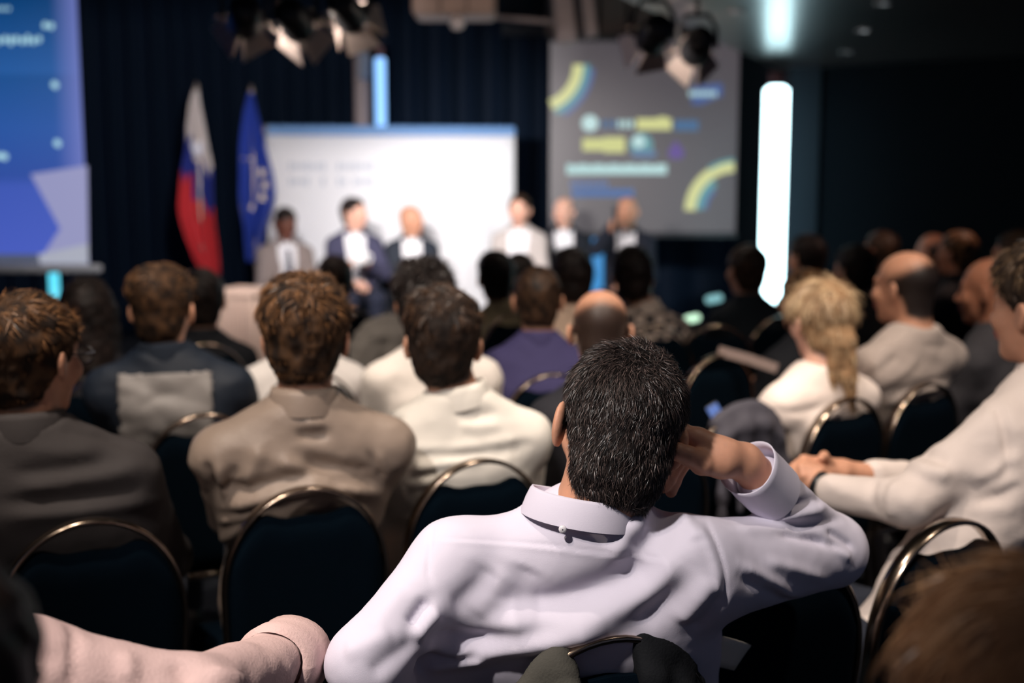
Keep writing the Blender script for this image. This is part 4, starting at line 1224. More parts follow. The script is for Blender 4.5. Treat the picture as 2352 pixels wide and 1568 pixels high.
    # ---------- hair
    if hair and hair[0] != 'fringe':
        hst, hc, t = hair
        hsd = hair_sdf(hst, min(hres, 0.006), t, seed)
        P, Q = hsd.mesh(1)
        if len(P):
            n_ = vnormals(P, Q)
            amp = {'fringe': 0.0008, 'crop': 0.001}.get(hst, 0.35 * t + 0.001)
            q = P * np.array([38, 38, 30.0])
            P = P + n_ * (amp * (fbm(q, seed, 2) + 0.5 * (1 - 2 * np.abs(vnoise(P * np.array([70, 70, 36.0]), seed + 5)))))[:, None]
            tone = np.clip((0.05 if strands else 0.2) + (0.12 if strands else 0.3) * fbm(P * np.array([60, 60, 40.0]), seed + 2, 2), 0, 1)
            V, QQ = P.copy(), Q.copy(); tn = tone
            hm = hair_colors(hc)
            ho = mk_part('hair', (P * hs) @ RH.T + H, Q, hair_colors(hc, 0.75 if strands else 0.5), root, org, None, tone)
            if strands:
                rr = np.random.default_rng(seed); fi = rr.integers(0, len(Q), strands)
                uv = rr.random((strands, 2))
                a0, a1, a2, a3 = [P[Q[fi, c]] for c in range(4)]
                rt = (a0 * (1 - uv[:, :1]) + a1 * uv[:, :1]) * (1 - uv[:, 1:]) + (a3 * (1 - uv[:, :1]) + a2 * uv[:, :1]) * uv[:, 1:]
                nn = vnormals(P, Q)[Q[fi, 0]]
                wh = np.array([0.012, -0.07, 0.095]); fl = rt - wh
                fl += np.cross(nn, fl) * 0.55 + 0.08 * rr.standard_normal(fl.shape) * np.exp(-np.linalg.norm(fl, axis=1) / 0.03)[:, None]
                fl /= np.maximum(np.linalg.norm(fl, axis=1), 1e-6)[:, None]
                low = np.clip((0.085 - rt[:, 2]) / 0.075, 0, 1)[:, None]; fl = fl * (1 - low) + np.array([0, -0.05, -1.0]) * low
                tn_ = vnoise(rt * 45, seed)[:, None] * 0.5; fl = fl + tn_ * np.cross(nn, fl)
                Ls = slen * (1 - (0.3 if hst == 'low' else 0.55) * low[:, 0])
                V, QS, tone = ribbons(rt, nn, fl, Ls, swid, slift, 0.5, 4, seed, 0.1)
                st = mk_part('hair_strands', (V * hs) @ RH.T + H, QS, hm, ho, (0, 0, 0), None, tone)
                st.data.transform(Matrix.Translation(Vector((-org).tolist())))
                tag(st, kind='stuff')
    # ---------- legs
    if legs:
        lo = pl + np.array([-0.32, -0.20, -0.60]); hi = pl + np.array([0.32, 0.75, 0.12])
        s = Sdf(np.maximum(lo, [-9, -9, 0.03]), hi, 0.016)
        s.el(pl + np.array([0, 0.02, 0.0]), (0.175, 0.14, 0.095), 0.02)
        feet = []
        for k in (-1, 1):
            hip = pl + np.array([k * 0.09, 0.03, 0.0]); kn = hip + np.array([k * 0.005, 0.39, 0.0]); an = kn + np.array([0, -0.06, 0]); an[2] = 0.10
            s.rc(hip, kn, 0.085, 0.064, 0.03); s.rc(kn, an, 0.062, 0.048, 0.03); feet.append(an)
        P, Q = s.mesh(1); P = folds(P, Q, 0.006, seed + 4)
        mk_part('trousers', tw(P), Q, cloth('trousers_%d_%d_%d' % trousers, lin(*trousers)), root, org)
        for k, an in zip((-1, 1), feet):
            s = Sdf(an + np.array([-0.08, -0.12, -0.11]), an + np.array([0.08, 0.24, 0.06]), 0.012)
            s.rc(an + np.array([0, -0.03, -0.045]), an + np.array([0, 0.15, -0.062]), 0.044, 0.038, 0.02); s.rc(an, an + np.array([0, 0.02, -0.05]), 0.04, 0.045, 0.02)
            zf = base_z if base_z == 0 else 0
            s.cut(lambda X, Y, Z: (0.0 - Z) + 0 * X + 0 * Y)
            P, Q = s.mesh(1); mk_part('shoe', tw(P), Q, mat('shoe_%d' % shoes[0], lin(*shoes), 0.4), root, org)
    if glasses:
        b = MB()
        for k in (-1, 1):
            c = np.array([k * 0.034, 0.112, 0.002])
            b.tube([c + np.array([0.026 * math.cos(t), 0, 0.019 * math.sin(t)]) for t in np.linspace(0, 2 * math.pi, 17)[:-1]], 0.0016, 6, closed=True)
            b.tube([c + np.array([k * 0.026, 0, 0.006]), np.array([k * 0.078, 0.06, 0.008]), np.array([k * 0.086, -0.005, 0.010]), np.array([k * 0.083, -0.03, -0.012])], 0.0018, 6)
        b.tube([(-0.008, 0.114, 0.004), (0, 0.117, 0.006), (0.008, 0.114, 0.004)], 0.0016, 6)
        v = (np.array(b.v) * hs) @ RH.T + H - org; b.v = [tuple(x) for x in v]
        b.build('glasses', mat('glasses_dark', lin(24, 22, 24), 0.25), root, True)
    tag(root, label, 'person', group)
    return dict(root=root, H=H, RH=RH, N=N, pel=pel, A={k: [tw(p[None])[0] for p in v] for k, v in A.items()}, org=org, tw=tw, yaw=yaw, label=label)

def plaid_mat(name):
    if name in MATS: return MATS[name]
    m, nt, b = pbsdf(name)
    tc = nt.nodes.new('ShaderNodeTexCoord'); ck = nt.nodes.new('ShaderNodeTexChecker'); ck.inputs['Scale'].default_value = 22
    ck.inputs['Color1'].default_value = lin(188, 170, 158); ck.inputs['Color2'].default_value = lin(70, 64, 64)
    nt.links.new(tc.outputs['Object'], ck.inputs['Vector']); nt.links.new(ck.outputs[0], b.inputs['Base Color']); b.inputs['Roughness'].default_value = 0.85
    MATS[name] = m; return m
def panel_jacket_mat(name, tcol):
    if name in MATS: return MATS[name]
    return cloth(name, lin(*tcol), rough=0.6)
# ================================================================ audience, row by row
CH = 'navy banquet chair with curved brass-coloured frame'
# -------- chairs with a visible back
_, cA = chair_px(205, 1197, 26, CH + ' under the charcoal jacket')
_, cB = chair_px(706, 1122, 24, CH + ' under the taupe polo shirt')
_, cC = chair_px(1102, 1058, 26, CH + ' under the cream shirt')
_, cX = chair_px(1815, 1290, 27, 'empty navy banquet chair propping up the raised elbow in pale lilac')
_, cD = chair_px(2188, 1198, 30, CH + ' under the person with clasped hands')
_, cP = chair_px(1400, 1462, 20, CH + ' with coats hung on it, under the lilac shirt')
_, cE = chair_px(470, 952, 24, CH + ' under the grey back panel jacket')
_, cH = chair_px(1270, 860, 16, CH + ' under the navy blazer')
_, cT = chair_px(1950, 916, 34, CH + ' under the white blouse')
_, cU = chair_px(2132, 882, 34, CH + ' under the grey sweater')
_, cJK = chair_px(1710, 936, 30, 'navy banquet chair under the draped dark grey jacket')
_, c1 = chair_px(1655, 815, 30, 'empty navy banquet chair with a pale bar lying along its top')
_, c2 = chair_px(1648, 748, 2, 'empty dark banquet chair further forward, behind the pale bar')
_, cW = chair_px(238, 872, 24, CH + ' under the black top near the cyan tube')

def chair_for(p, what, z=0.0):
    """a chair under a person whose own chair back is hidden"""
    y = p['yaw']; o = p['pel'] - rotz(y) @ np.array([0, 0.27, 0])
    c = chair_at(o[0], o[1], y, 'dark banquet chair under the ' + what); c.location.z = z
    return c

# -------- folds pressed into the nearer garments
SA = [([(20, 1090), (130, 1078), (250, 1060)], 0.016, -0.008), ([(40, 1120), (170, 1106), (320, 1075)], 0.016, 0.008), ([(0, 1160), (150, 1150), (330, 1120)], 0.014, -0.008),
      ([(30, 1190), (180, 1172), (370, 1150)], 0.014, 0.009), ([(260, 1010), (310, 1030), (360, 1060)], 0.014, -0.005), ([(140, 985), (220, 1000), (280, 1015)], 0.010, -0.006), ([(60, 1030), (160, 1040), (230, 1030)], 0.016, 0.005)]
SB = [([(500, 1165), (580, 1150), (680, 1122), (780, 1112), (872, 1132)], 0.016, 0.021), ([(520, 1120), (600, 1118), (690, 1090), (760, 1078)], 0.016, -0.015), ([(690, 1052), (740, 1068), (800, 1078), (860, 1085)], 0.015, -0.019),
      ([(745, 1108), (800, 1100), (868, 1112)], 0.010, -0.015), ([(640, 1058), (700, 1080), (740, 1100)], 0.015, 0.013), ([(680, 995), (715, 1003), (750, 996)], 0.012, -0.015), ([(700, 970), (722, 985), (745, 975)], 0.012, 0.009),
      ([(470, 1060), (486, 1100), (500, 1140)], 0.008, -0.015), ([(500, 1070), (510, 1110), (515, 1145)], 0.008, 0.013), ([(545, 1070), (530, 1100), (515, 1130)], 0.008, -0.012), ([(600, 1030), (580, 1080), (560, 1120)], 0.016, 0.011),
      ([(850, 1040), (870, 1070), (880, 1100)], 0.007, -0.012), ([(868, 1035), (886, 1070), (893, 1100)], 0.007, 0.011), ([(500, 1195), (560, 1186), (620, 1175)], 0.010, 0.013), ([(500, 1240), (530, 1230), (560, 1205)], 0.010, 0.013)]
SCc = [([(930, 1030), (1040, 1026), (1150, 1015), (1220, 1000)], 0.010, 0.006), ([(930, 1050), (1040, 1046), (1150, 1036), (1220, 1020)], 0.009, -0.007), ([(935, 1075), (1030, 1066), (1120, 1052)], 0.009, 0.007), ([(940, 1095), (1010, 1086), (1060, 1072)], 0.008, -0.007),
       ([(945, 1115), (1000, 1104), (1040, 1090)], 0.008, 0.006), ([(1040, 940), (1080, 958), (1140, 950)], 0.014, -0.008), ([(1050, 975), (1100, 985), (1150, 972)], 0.012, 0.005), ([(905, 960), (925, 1000), (930, 1040)], 0.010, -0.006)]
SU = [([(1990, 900), (2060, 870), (2110, 820)], 0.016, 0.010), ([(1985, 870), (2030, 850), (2070, 810)], 0.014, -0.009), ([(2030, 930), (2110, 900), (2190, 882)], 0.012, 0.012), ([(2040, 905), (2110, 885), (2180, 866)], 0.010, -0.009), ([(2120, 790), (2160, 800), (2190, 795)], 0.008, -0.005)]
SD = [([(2090, 1010), (2130, 1050), (2180, 1060)], 0.016, -0.010), ([(2070, 1040), (2120, 1085), (2190, 1090)], 0.016, 0.010), ([(2060, 1110), (2040, 1150), (2050, 1190)], 0.010, 0.010), ([(2010, 1100), (2000, 1140), (2010, 1175)], 0.009, -0.008),
      ([(2290, 930), (2310, 1000), (2320, 1070), (2300, 1100)], 0.010, -0.010), ([(2230, 1100), (2290, 1080), (2340, 1040)], 0.014, 0.010), ([(2240, 1150), (2300, 1140), (2350, 1110)], 0.012, -0.010)]
# -------- second row
person('person in a charcoal jacket and dark-framed glasses seen from behind', (72, 822), 2.34, yaw=14, head=(-34, 4, 0), skin='light', hair=('short', 'brown', 0.012), strands=14000, slen=0.026, swid=0.0016, slift=0.05,
       top=('jacket', (58, 54, 54)), res=0.009, hres=0.0055, sw=0.20, strokes=SA, chair=cA, glasses=True, under=False, fold=0.005, neck=(-0.01, -0.035, -0.136))
person('person in a taupe polo shirt seen from behind', (705, 778), 2.58, yaw=14, head=(-14, 6, 0), skin='light', hair=('tousled', 'brown', 0.014), strands=15000, slen=0.026, swid=0.0018, slift=0.08,
       top=('polo', (140, 124, 112)), res=0.008, hres=0.0055, sw=0.205, strokes=SB, chair=cB, fold=0.006, neck=(-0.01, -0.03, -0.138), sleeve=0.5, rough=0.42)
person('person in a cream shirt seated beside the taupe polo shirt', (1018, 790), 2.88, yaw=14, head=(-10, 6, 3), skin='light', hair=('tousled', 'darkbrown', 0.012), strands=13000, slen=0.024, swid=0.0018, slift=0.10,
       top=('shirt', (220, 214, 204)), res=0.009, hres=0.006, sw=0.20, strokes=SCc, chair=cC, fold=0.005, neck=(0.03, -0.03, -0.130))
# man with clasped hands
def clasped():
    s = Sdf(W(1790, 1150, 2.45) - 0.02, W(2010, 1020, 2.72) + 0.03, 0.0036)
    # far hand: wrist, back of the hand, fingers reaching over, thumb up
    s.rc(W(2010, 1094, 2.68), W(1935, 1080, 2.65), 0.028, 0.024, 0.01); s.rc(W(1935, 1080, 2.65), W(1885, 1066, 2.63), 0.024, 0.020, 0.012); s.rc(W(1930, 1088, 2.63), W(1880, 1080, 2.61), 0.02, 0.018, 0.012)
    for k in range(4):
        z = k * 0.016
        a_, b_, c_ = W(1880, 1060 + k * 8, 2.635 - z), W(1846, 1053 + k * 7, 2.615 - z), W(1818 + k * 4, 1074 + k * 5, 2.60 - z)
        s.rc(a_, b_, 0.0105, 0.0098, 0.004); s.rc(b_, c_, 0.0096, 0.0082, 0.003)
    s.rc(W(1905, 1066, 2.62), W(1893, 1046, 2.60), 0.012, 0.0105, 0.006); s.rc(W(1893, 1046, 2.60), W(1886, 1052, 2.585), 0.010, 0.009, 0.004)
    # near hand folded under and over it
    s.rc(W(1900, 1122, 2.52), W(1872, 1108, 2.54), 0.027, 0.024, 0.01); s.rc(W(1872, 1106, 2.54), W(1848, 1098, 2.55), 0.024, 0.021, 0.012)
    for k in range(4):
        a_, b_, c_ = W(1846 + k * 13, 1092 + k, 2.535), W(1842 + k * 13, 1074 + k * 2, 2.545), W(1852 + k * 13, 1066 + k * 3, 2.565)
        s.rc(a_, b_, 0.0108, 0.0098, 0.004); s.rc(b_, c_, 0.0096, 0.0085, 0.003)
    s.rc(W(1880, 1098, 2.53), W(1902, 1092, 2.545), 0.0125, 0.010, 0.006)
    return s.mesh(1)
D = person('person in a white shirt and black watch sitting with clasped hands', (2392, 708), 2.57, hs=1.02, yaw=40, head=(-8, 2, 0), skin='light', hair=('tousled', 'greybrown', 0.010), strands=9000, slen=0.026, swid=0.002, slift=0.1,
       top=('shirt', (214, 200, 192)), res=0.008, hres=0.0055, sw=0.20, strokes=SD, chair=cD + np.array([0.16, 0.04, 0]), fold=0.008, seat_fwd=0.20, extra_body=[clasped()],
       arms={'L': dict(sh=W(2290, 1000, 2.42), el=W(2080, 1150, 2.36), wr=W(1900, 1124, 2.50), nohand=True), 'R': dict(sh=W(2420, 970, 2.72), el=W(2210, 1120, 2.80), wr=W(1990, 1092, 2.67), nohand=True)})
b = MB(); q0, q1 = W(1893, 1119, 2.515), W(1880, 1112, 2.525); ax_ = unit(q1 - q0); Fw = frame(ax_, (0, 0, 1))
b.grid(np.array([[q0 + Fw @ np.array([r * math.cos(t), y, r * math.sin(t)]) - D['org'] for t in np.linspace(0, 2 * math.pi, 25)] for r, y in ((0.029, -0.004), (0.0315, 0.0), (0.0315, 0.016), (0.029, 0.020))]))
b.build('watch', mat('watch_black', lin(14, 16, 20), 0.4), D['root'], True)

# -------- third row
E = person('person in a dark jacket with a grey back panel', (375, 712), 3.45, yaw=12, head=(-12, 4, 0), skin='light', hair=('tousled', 'brown', 0.006), strands=5000, slen=0.022, swid=0.0022, slift=0.12,
       top=('leather', (26, 34, 46)), res=0.011, hres=0.007, sw=0.20, chair=cE, under=False, fold=0.008, neck=(0.0, -0.03, -0.125), patch=(0.125, 0.0, -0.20, cloth('panel_grey', lin(132, 128, 126), rough=0.42)))
F = person('person in a white shirt seated directly ahead of the taupe polo', (672, 716), 4.25, hs=1.07, yaw=14, head=(0, 6, 0), hair=('short', 'black', 0.010), top=('shirt', (232, 226, 222)), sw=0.195, neck=(0.03, -0.03, -0.138))
G = person('person in a white shirt seated directly ahead of the cream shirt', (975, 698), 3.85, hs=1.0, yaw=13, head=(-9, 6, 0), hair=('tousled', 'black', 0.018), strands=2500, slen=0.03, swid=0.003, top=('shirt', (232, 224, 216)), sw=0.19, neck=(0.02, -0.03, -0.138))
J = person('person in a black jacket seated just ahead of the lilac shirt', (1378, 760), 3.24, hs=0.96, yaw=19, head=(-19, 6, 0), skin='light', hair=('fringe', 'stubble', 0.75), top=('jacket', (30, 30, 36)), under=False)
Hh = person('person in a navy blazer seen from behind', (1235, 690), 4.30, yaw=4, head=(-2, 4, 0), sw=0.18, hair=('short', 'darkbrown', 0.006), top=('jacket', (58, 54, 92)), under=False, chair=cH, seat_fwd=0.26)
T = person('person in a white blouse with a smartphone in hand', (1886, 738), 3.60, yaw=26, head=(-8, 4, 0), skin='pale', hair=('pony', 'blonde', 0.010), strands=5000, slen=0.05, swid=0.003, slift=0.1, top=('blouse', (236, 220, 210)), sw=0.175, arms={'L': dict(wr=W(1668, 1000, 3.80), pole=(-0.8, -0.3, -0.8))}, chair=cT, strokes=[([(1760, 940), (1830, 950), (1900, 930)], 0.012, -0.008), ([(1850, 1000), (1890, 960), (1930, 940)], 0.012, 0.009), ([(1880, 1030), (1900, 985), (1935, 960)], 0.010, -0.009)], neck=(-0.02, -0.04, -0.136), fold=0.006, res=0.010)
U = person('person in a pale grey sweater seen from behind', (2077, 660), 3.90, yaw=32, head=(8, 2, 0), skin='light', hair=('fringe', 'black', 1.0), top=('sweater', (172, 158, 150)), sw=0.205, strokes=SU, chair=cU, neck=(0.0, -0.05, -0.136), res=0.010, hres=0.006, fold=0.007)
V = person('person in a dark grey jacket between grey sweater and clasped hands', (2272, 668), 4.5, hs=1.06, yaw=40, head=(12, 4, 0), skin='tan', hair=None, top=('jacket', (70, 68, 72)), under=False)
for p, t in ((F, 'white shirt ahead of the taupe polo'), (G, 'white shirt ahead of the cream shirt'), (J, 'black jacket ahead of the lilac shirt'), (V, 'dark grey jacket beside the grey sweater')): chair_for(p, t)
# -------- further rows
far = [
 ('person in a black top seated before the cyan tube light', (200, 716), 4.22, dict(chair=cW, hair=('long', 'black', 0.012), top=('tee', (26, 26, 32)), sw=0.17)),
 ('person in a black jacket seated ahead of the grey back panel', (463, 690), 4.95, dict(hs=1.06, hair=('short', 'black', 0.010), top=('jacket', (20, 22, 28)), under=False)),
 ('person in a black jacket seated before the white cup on stage', (770, 648), 6.4, dict(hs=1.05, hair=('tousled', 'black', 0.010), top=('jacket', (22, 24, 30)), under=False)),
 ('person in a khaki shirt seated before the white backdrop', (1138, 640), 6.05, dict(hs=1.06, hair=('tousled', 'black', 0.008), top=('shirt', (142, 130, 104)), neck=(0.02, -0.03, -0.138))),
 ('person in black seated directly ahead of the navy blazer', (1192, 632), 6.95, dict(hs=1.06, hair=('short', 'black', 0.008), top=('jacket', (24, 26, 32)), under=False)),
 ('person in a beige shirt seated beside the navy blazer', (1312, 642), 5.14, dict(hair=('tousled', 'black', 0.010), top=('shirt', (196, 170, 150)), neck=(-0.01, -0.03, -0.142))),
 ('person in a checked plaid shirt seated among dark jackets', (1452, 637), 5.5, dict(hs=1.05, sw=0.19, hair=('tousled', 'black', 0.012), top=('plaid', (196, 180, 168)), yaw=4, neck=(0.05, -0.02, -0.136))),
 ('person in a dark jacket seated against the tall lit column', (1714, 622), 5.9, dict(hs=1.05, hair=('short', 'darkbrown', 0.008), top=('jacket', (22, 30, 38)), under=False, yaw=20)),
 ('person in black between the lit column and the dark wall', (1852, 592), 6.7, dict(hs=1.05, hair=('short', 'black', 0.010), top=('jacket', (20, 22, 28)), under=False, yaw=30)),
 ('person in a black jacket half hidden by the white blouse', (1846, 692), 4.75, dict(hs=1.04, hair=('short', 'brown', 0.008), top=('jacket', (24, 26, 32)), under=False, yaw=26)),
 ('person in black in shadow just ahead of the grey sweater', (1962, 622), 5.9, dict(hs=1.04, hair=('short', 'black', 0.010), top=('jacket', (18, 20, 26)), under=False, yaw=30)),
 ('person in black far ahead of the pale grey sweater', (2022, 578), 7.0, dict(hair=('short', 'darkbrown', 0.006), skin='tan', top=('jacket', (20, 22, 28)), under=False, yaw=36)),
 ('person in black, further of a close pair by the wall', (2140, 578), 7.7, dict(hair=('fringe', 'darkbrown', 0.95), skin='tan', top=('jacket', (20, 22, 28)), under=False, yaw=38)),
 ('person in charcoal, nearer of a close pair by the wall', (2198, 582), 6.15, dict(hs=0.96, hair=('short', 'brown', 0.006), skin='tan', top=('jacket', (24, 26, 32)), under=False, yaw=38)),
 ('person in black seated ahead of the dark grey jacket', (2332, 590), 5.0, dict(hs=0.92, hair=('short', 'darkbrown', 0.006), skin='tan', top=('jacket', (22, 24, 30)), under=False, yaw=40)),
]
for lb, hp, d, kw in far:
    kw.setdefault('yaw', 16)
    p = person(lb, hp, d, res=0.016, hres=0.009, **kw)
    if 'black top' not in lb: chair_for(p, ' '.join(lb.split()[:11]))

# -------- speakers on the stage
STG_CH = 'dark chair on the stage under the '
stage = [
 ('person in a grey suit on stage looking down at lap', (656, 512), 9.35, dict(yaw=205, head=(14, 26, 0), skin='dark', hair=('crop', 'black', 0.003), top=('jacket', (142, 130, 126)), openw=(0.05, 0.08), tie=(60, 64, 84))),
 ('person in a dark blue jacket on stage holding a cup', (814, 490), 9.4, dict(yaw=196, head=(50, 0, 0), arms={'L': dict(wr=W(838, 604, 9.13))}, skin='pale', hair=('short', 'black', 0.008), top=('jacket', (66, 66, 90)), openw=(0.06, 0.085))),
 ('person in a charcoal jacket and white shirt on stage', (945, 505), 9.72, dict(yaw=188, head=(52, 0, 0), skin='light', hair=None, top=('jacket', (42, 48, 58)), openw=(0.07, 0.08))),
 ('person in a pale grey jacket on stage at backdrop edge', (1192, 482), 9.45, dict(yaw=172, head=(-4, 0, 0), skin='pale', hair=('short', 'darkbrown', 0.008), top=('jacket', (186, 178, 174)), openw=(0.06, 0.085))),
 ('person in a black jacket on stage with hands in lap', (1295, 486), 9.95, dict(yaw=182, head=(-30, 4, 0), skin='pale', hair=('fringe', 'black', 1.0), top=('jacket', (26, 30, 38)), openw=(0.06, 0.085))),
 ('person in a black jacket on stage raising a microphone', (1440, 486), 9.5, dict(yaw=165, head=(-6, 0, 0), skin='light', hair=None, top=('jacket', (28, 32, 44)), openw=(0.05, 0.08), arms={'R': dict(wr=W(1412, 512, 9.22), pole=(0.6, -0.3, -0.8))})),
]
SP = []
for lb, hp, d, kw in stage:
    kw.setdefault('fold', 0.004)
    p = person(lb, hp, d, res=0.014, hres=0.008, base_z=0.1, trousers=(36, 40, 56), seat_z=0.53, **kw)
    SP.append(p); chair_for(p, ' '.join(lb.split()[:11]), 0.1)

# cup and microphone in the speakers' hands
q = W(826, 592, 9.0)
root = empty('cup', q); b = MB(); b.lathe([(0.001, -0.055), (0.045, -0.055), (0.06, -0.02), (0.064, 0.055), (0.058, 0.055), (0.052, -0.02), (0.001, -0.04)], 24); b.build('bowl', mat('cup_white', (0.9, 0.9, 0.9, 1), 0.25), root, True)
b = MB(); b.tube([(0.06, 0, 0.03), (0.09, 0, 0.02), (0.09, 0, -0.02), (0.055, 0, -0.03)], 0.007, 8); b.build('handle', mat('cup_white', (0.9, 0.9, 0.9, 1), 0.25), root, True)
tag(root, 'round white cup held on stage by the person in dark blue', 'cup')
q = SP[5]['A']['R'][2] + np.array([0.0, -0.06, 0.05])
root = empty('microphone', q); b = MB(); b.cyl((0, 0.0, -0.09), (0, 0.02, 0.05), 0.012, 0.017, 14); b.build('handle', mat('mic_black', lin(24, 24, 28), 0.4), root, True)
b = MB(); b.lathe([(0.001, 0.10), (0.018, 0.092), (0.025, 0.07), (0.017, 0.048), (0.001, 0.048)], 16, c=(0, 0.02, 0)); b.build('grille', mat('mic_grille', lin(110, 110, 114), 0.35, 0.8), root, True)
tag(root, 'black handheld microphone raised by a person on stage', 'microphone')

# -------- nearest row and the people nearly out of frame
PW, PE = W(668, 1508, 1.58), W(440, 1615, 1.27)
PK = person('person in a pale pink shirt stretching an arm along the chairs', (0, 0), 1.2, headpos=W(-420, 1130, 1.15), yaw=16, hair=('short', 'black', 0.008), top=('shirt', (214, 182, 176)), res=0.007, sw=0.20, fold=0.007,
       strokes=[([(168, 1435), (172, 1500), (165, 1565)], 0.006, -0.006), ([(285, 1500), (300, 1540), (300, 1567)], 0.008, 0.007), ([(400, 1530), (430, 1560), (440, 1567)], 0.010, -0.008), ([(480, 1540), (530, 1555), (560, 1566)], 0.010, 0.009), ([(20, 1500), (90, 1520), (140, 1510)], 0.012, -0.006)],
       arms={'R': dict(sh=W(30, 1550, 1.20), el=PE, wr=PW)}, chair=W(-480, 1700, 1.0), trousers=(120, 108, 104))
chair_for(PK, 'pale pink shirt')
ax_ = unit(PW - PE); Fw = frame(ax_, (0, 0, 1))
b = MB(); b.grid(np.array([[PW + Fw @ np.array([r * math.cos(t), y + 0.006 * math.sin(3 * t), r * math.sin(t)]) - PK['org'] for t in np.linspace(0, 2 * math.pi, 33)] for r, y in ((0.046, -0.085), (0.054, -0.080), (0.056, -0.05), (0.055, -0.02), (0.058, 0.0), (0.054, 0.004), (0.05, -0.01), (0.047, -0.06))]))
b.build('rolled_cuff', cloth('shirt_214_182_176', lin(214, 182, 176)), PK['root'], True)
Q1 = person('person in a white shirt seated beyond the charcoal jacket', (-165, 770), 2.95, yaw=16, hair=('short', 'darkbrown', 0.008), top=('shirt', (222, 214, 208)), res=0.014)
Q2 = person('out of focus person in the row behind the clasped hands', (2360, 1700), 0.80, yaw=10, head=(0, 4, 0), hair=('short', 'sandy', 0.012), strands=5000, slen=0.03, slift=0.12, top=('shirt', (60, 56, 60)), res=0.016)
Q3 = person('out of focus person in the row behind the pink shirt', (-225, 1705), 0.68, hs=0.93, yaw=-15, head=(0, 4, 0), hair=('short', 'black', 0.012), top=('shirt', (50, 50, 56)), res=0.016)
for p, t in ((Q1, 'white shirt beyond the charcoal jacket'), (Q2, 'out of focus person behind the clasped hands'), (Q3, 'out of focus person behind the pink shirt')): chair_for(p, t)

# -------- coats hung over chairs
def coat(c, yaw_deg, xs, drop, rad, name, label, m, cat='coat', fl=0.02, seed=1, lift=0.012, front=0.03):
    R = rotz(math.radians(yaw_deg)); s = Sdf((-0.26, -0.22, 0.30), (0.26, 0.14, 0.95), 0.008)
    rs = np.random.default_rng(seed)
    for i, x in enumerate(xs):
        q = min(1, abs(x) / CW); zt = CZ - CA + CA * math.sqrt(max(0, 1 - q * q)) + lift
        t = np.array([x, back_y(zt), zt]); w_ = 0.006 * math.sin(i * 2.1)
        bt = np.array([x * 1.08, -0.075 + fl * math.sin(i * 1.7 + seed), zt - drop * (0.9 + 0.2 * rs.random())])
        s.rc(t, t + np.array([0, -0.025, -0.05]), rad + 0.004, rad + w_, 0.02); s.rc(t + np.array([0, -0.025, -0.05]), bt, rad + w_, rad * 0.8, 0.018)
        s.rc(t, t + np.array([0, front, -0.06]), rad, rad * 0.7, 0.015)
    P, Q = s.mesh(1); P = folds(P, Q, 0.009, seed)
    o = mk_part(name, P @ R.T, Q, m, None, (0, 0, 0)); o.location = (c[0], c[1], 0)
    return tag(o, label, cat)
coat(cP, 20, np.linspace(-0.175, -0.07, 8), 0.36, 0.008, 'coat', 'olive grey coat hanging on the left half of the chair', cloth('coat_olive', lin(70, 68, 62), rough=0.9), fl=0.03, lift=0.004, front=0.008)
coat(cP, 20, np.linspace(0.045, 0.178, 9), 0.38, 0.009, 'coat', 'black coat hanging on the same chair as the olive coat', cloth('coat_black', lin(14, 16, 20), rough=0.85), seed=3, fl=0.03, lift=0.004, front=0.008)
coat(cJK, 30, np.linspace(-0.10, 0.178, 14), 0.30, 0.010, 'jacket', 'dark grey jacket draped over a chair beside the white blouse', cloth('coat_grey', lin(66, 64, 72), rough=0.7), cat='jacket', seed=5, fl=0.03, lift=0.006)
_, cTW = chair_px(888, 742, 22, 'banquet chair under the grey tweed jacket')
coat(cTW, 22, np.linspace(-0.15, 0.15, 12), 0.30, 0.022, 'jacket', 'grey tweed jacket draped over a chair before the cream shirt', cloth('coat_tweed', lin(150, 144, 138), rough=0.95, noise=0.3, nscale=120), cat='jacket', seed=7)
# white paper between the lilac shirt and the empty chair
root = W(1672, 1500, 1.807)
b = MB(); G = [[(x * 0.06, 0.01 * math.sin(2 * x + z), z * 0.05) for x in np.linspace(-0.5, 0.5, 5)] for z in np.linspace(-0.5, 0.5, 5)]
b.grid(np.array(G)); o = b.build('napkin', mat('paper_white', lin(230, 222, 206), 0.8), None, True); o.location = root.tolist(); o.rotation_euler = (0.3, 0.5, 0.2); solidify(o, 0.002); tag(o, 'scrap of white paper between the lilac shirt and empty chair', 'paper')

# phone in the blonde woman's hand
q = W(1646, 952, 3.82)
root = empty('smartphone', q); R = roty(-0.55) @ rotx(0.2)
b = MB(); b.box((0, 0, 0), (0.042, 0.008, 0.085), R, bev=0.003); b.build('case', mat('phone_case', lin(20, 22, 28), 0.4), root)
b = MB(); b.box(R @ np.array([0, -0.0045, 0]), (0.038, 0.001, 0.078), R); b.build('display', glow('phone_blue', lin(86, 120, 190), 1.0), root)
tag(root, 'smartphone with a pale blue lit display by the draped jacket', 'phone')
# pale bar across the empty chair
a_, c_ = W(1650, 805, 4.345), W(1785, 846, 4.30)
b = MB(); b.sweep([a_, (a_ + c_) / 2 + np.array([0, 0, 0.004]), c_], [(-.017, -.006), (.017, -.006), (.017, .006), (-.017, .006)], up=(0, 1, 0)); tag(b.build('folding_arm', mat('bar_pale', lin(150, 132, 126), 0.45)), 'pale flat bar sloping across the top of an empty chair', 'bar')
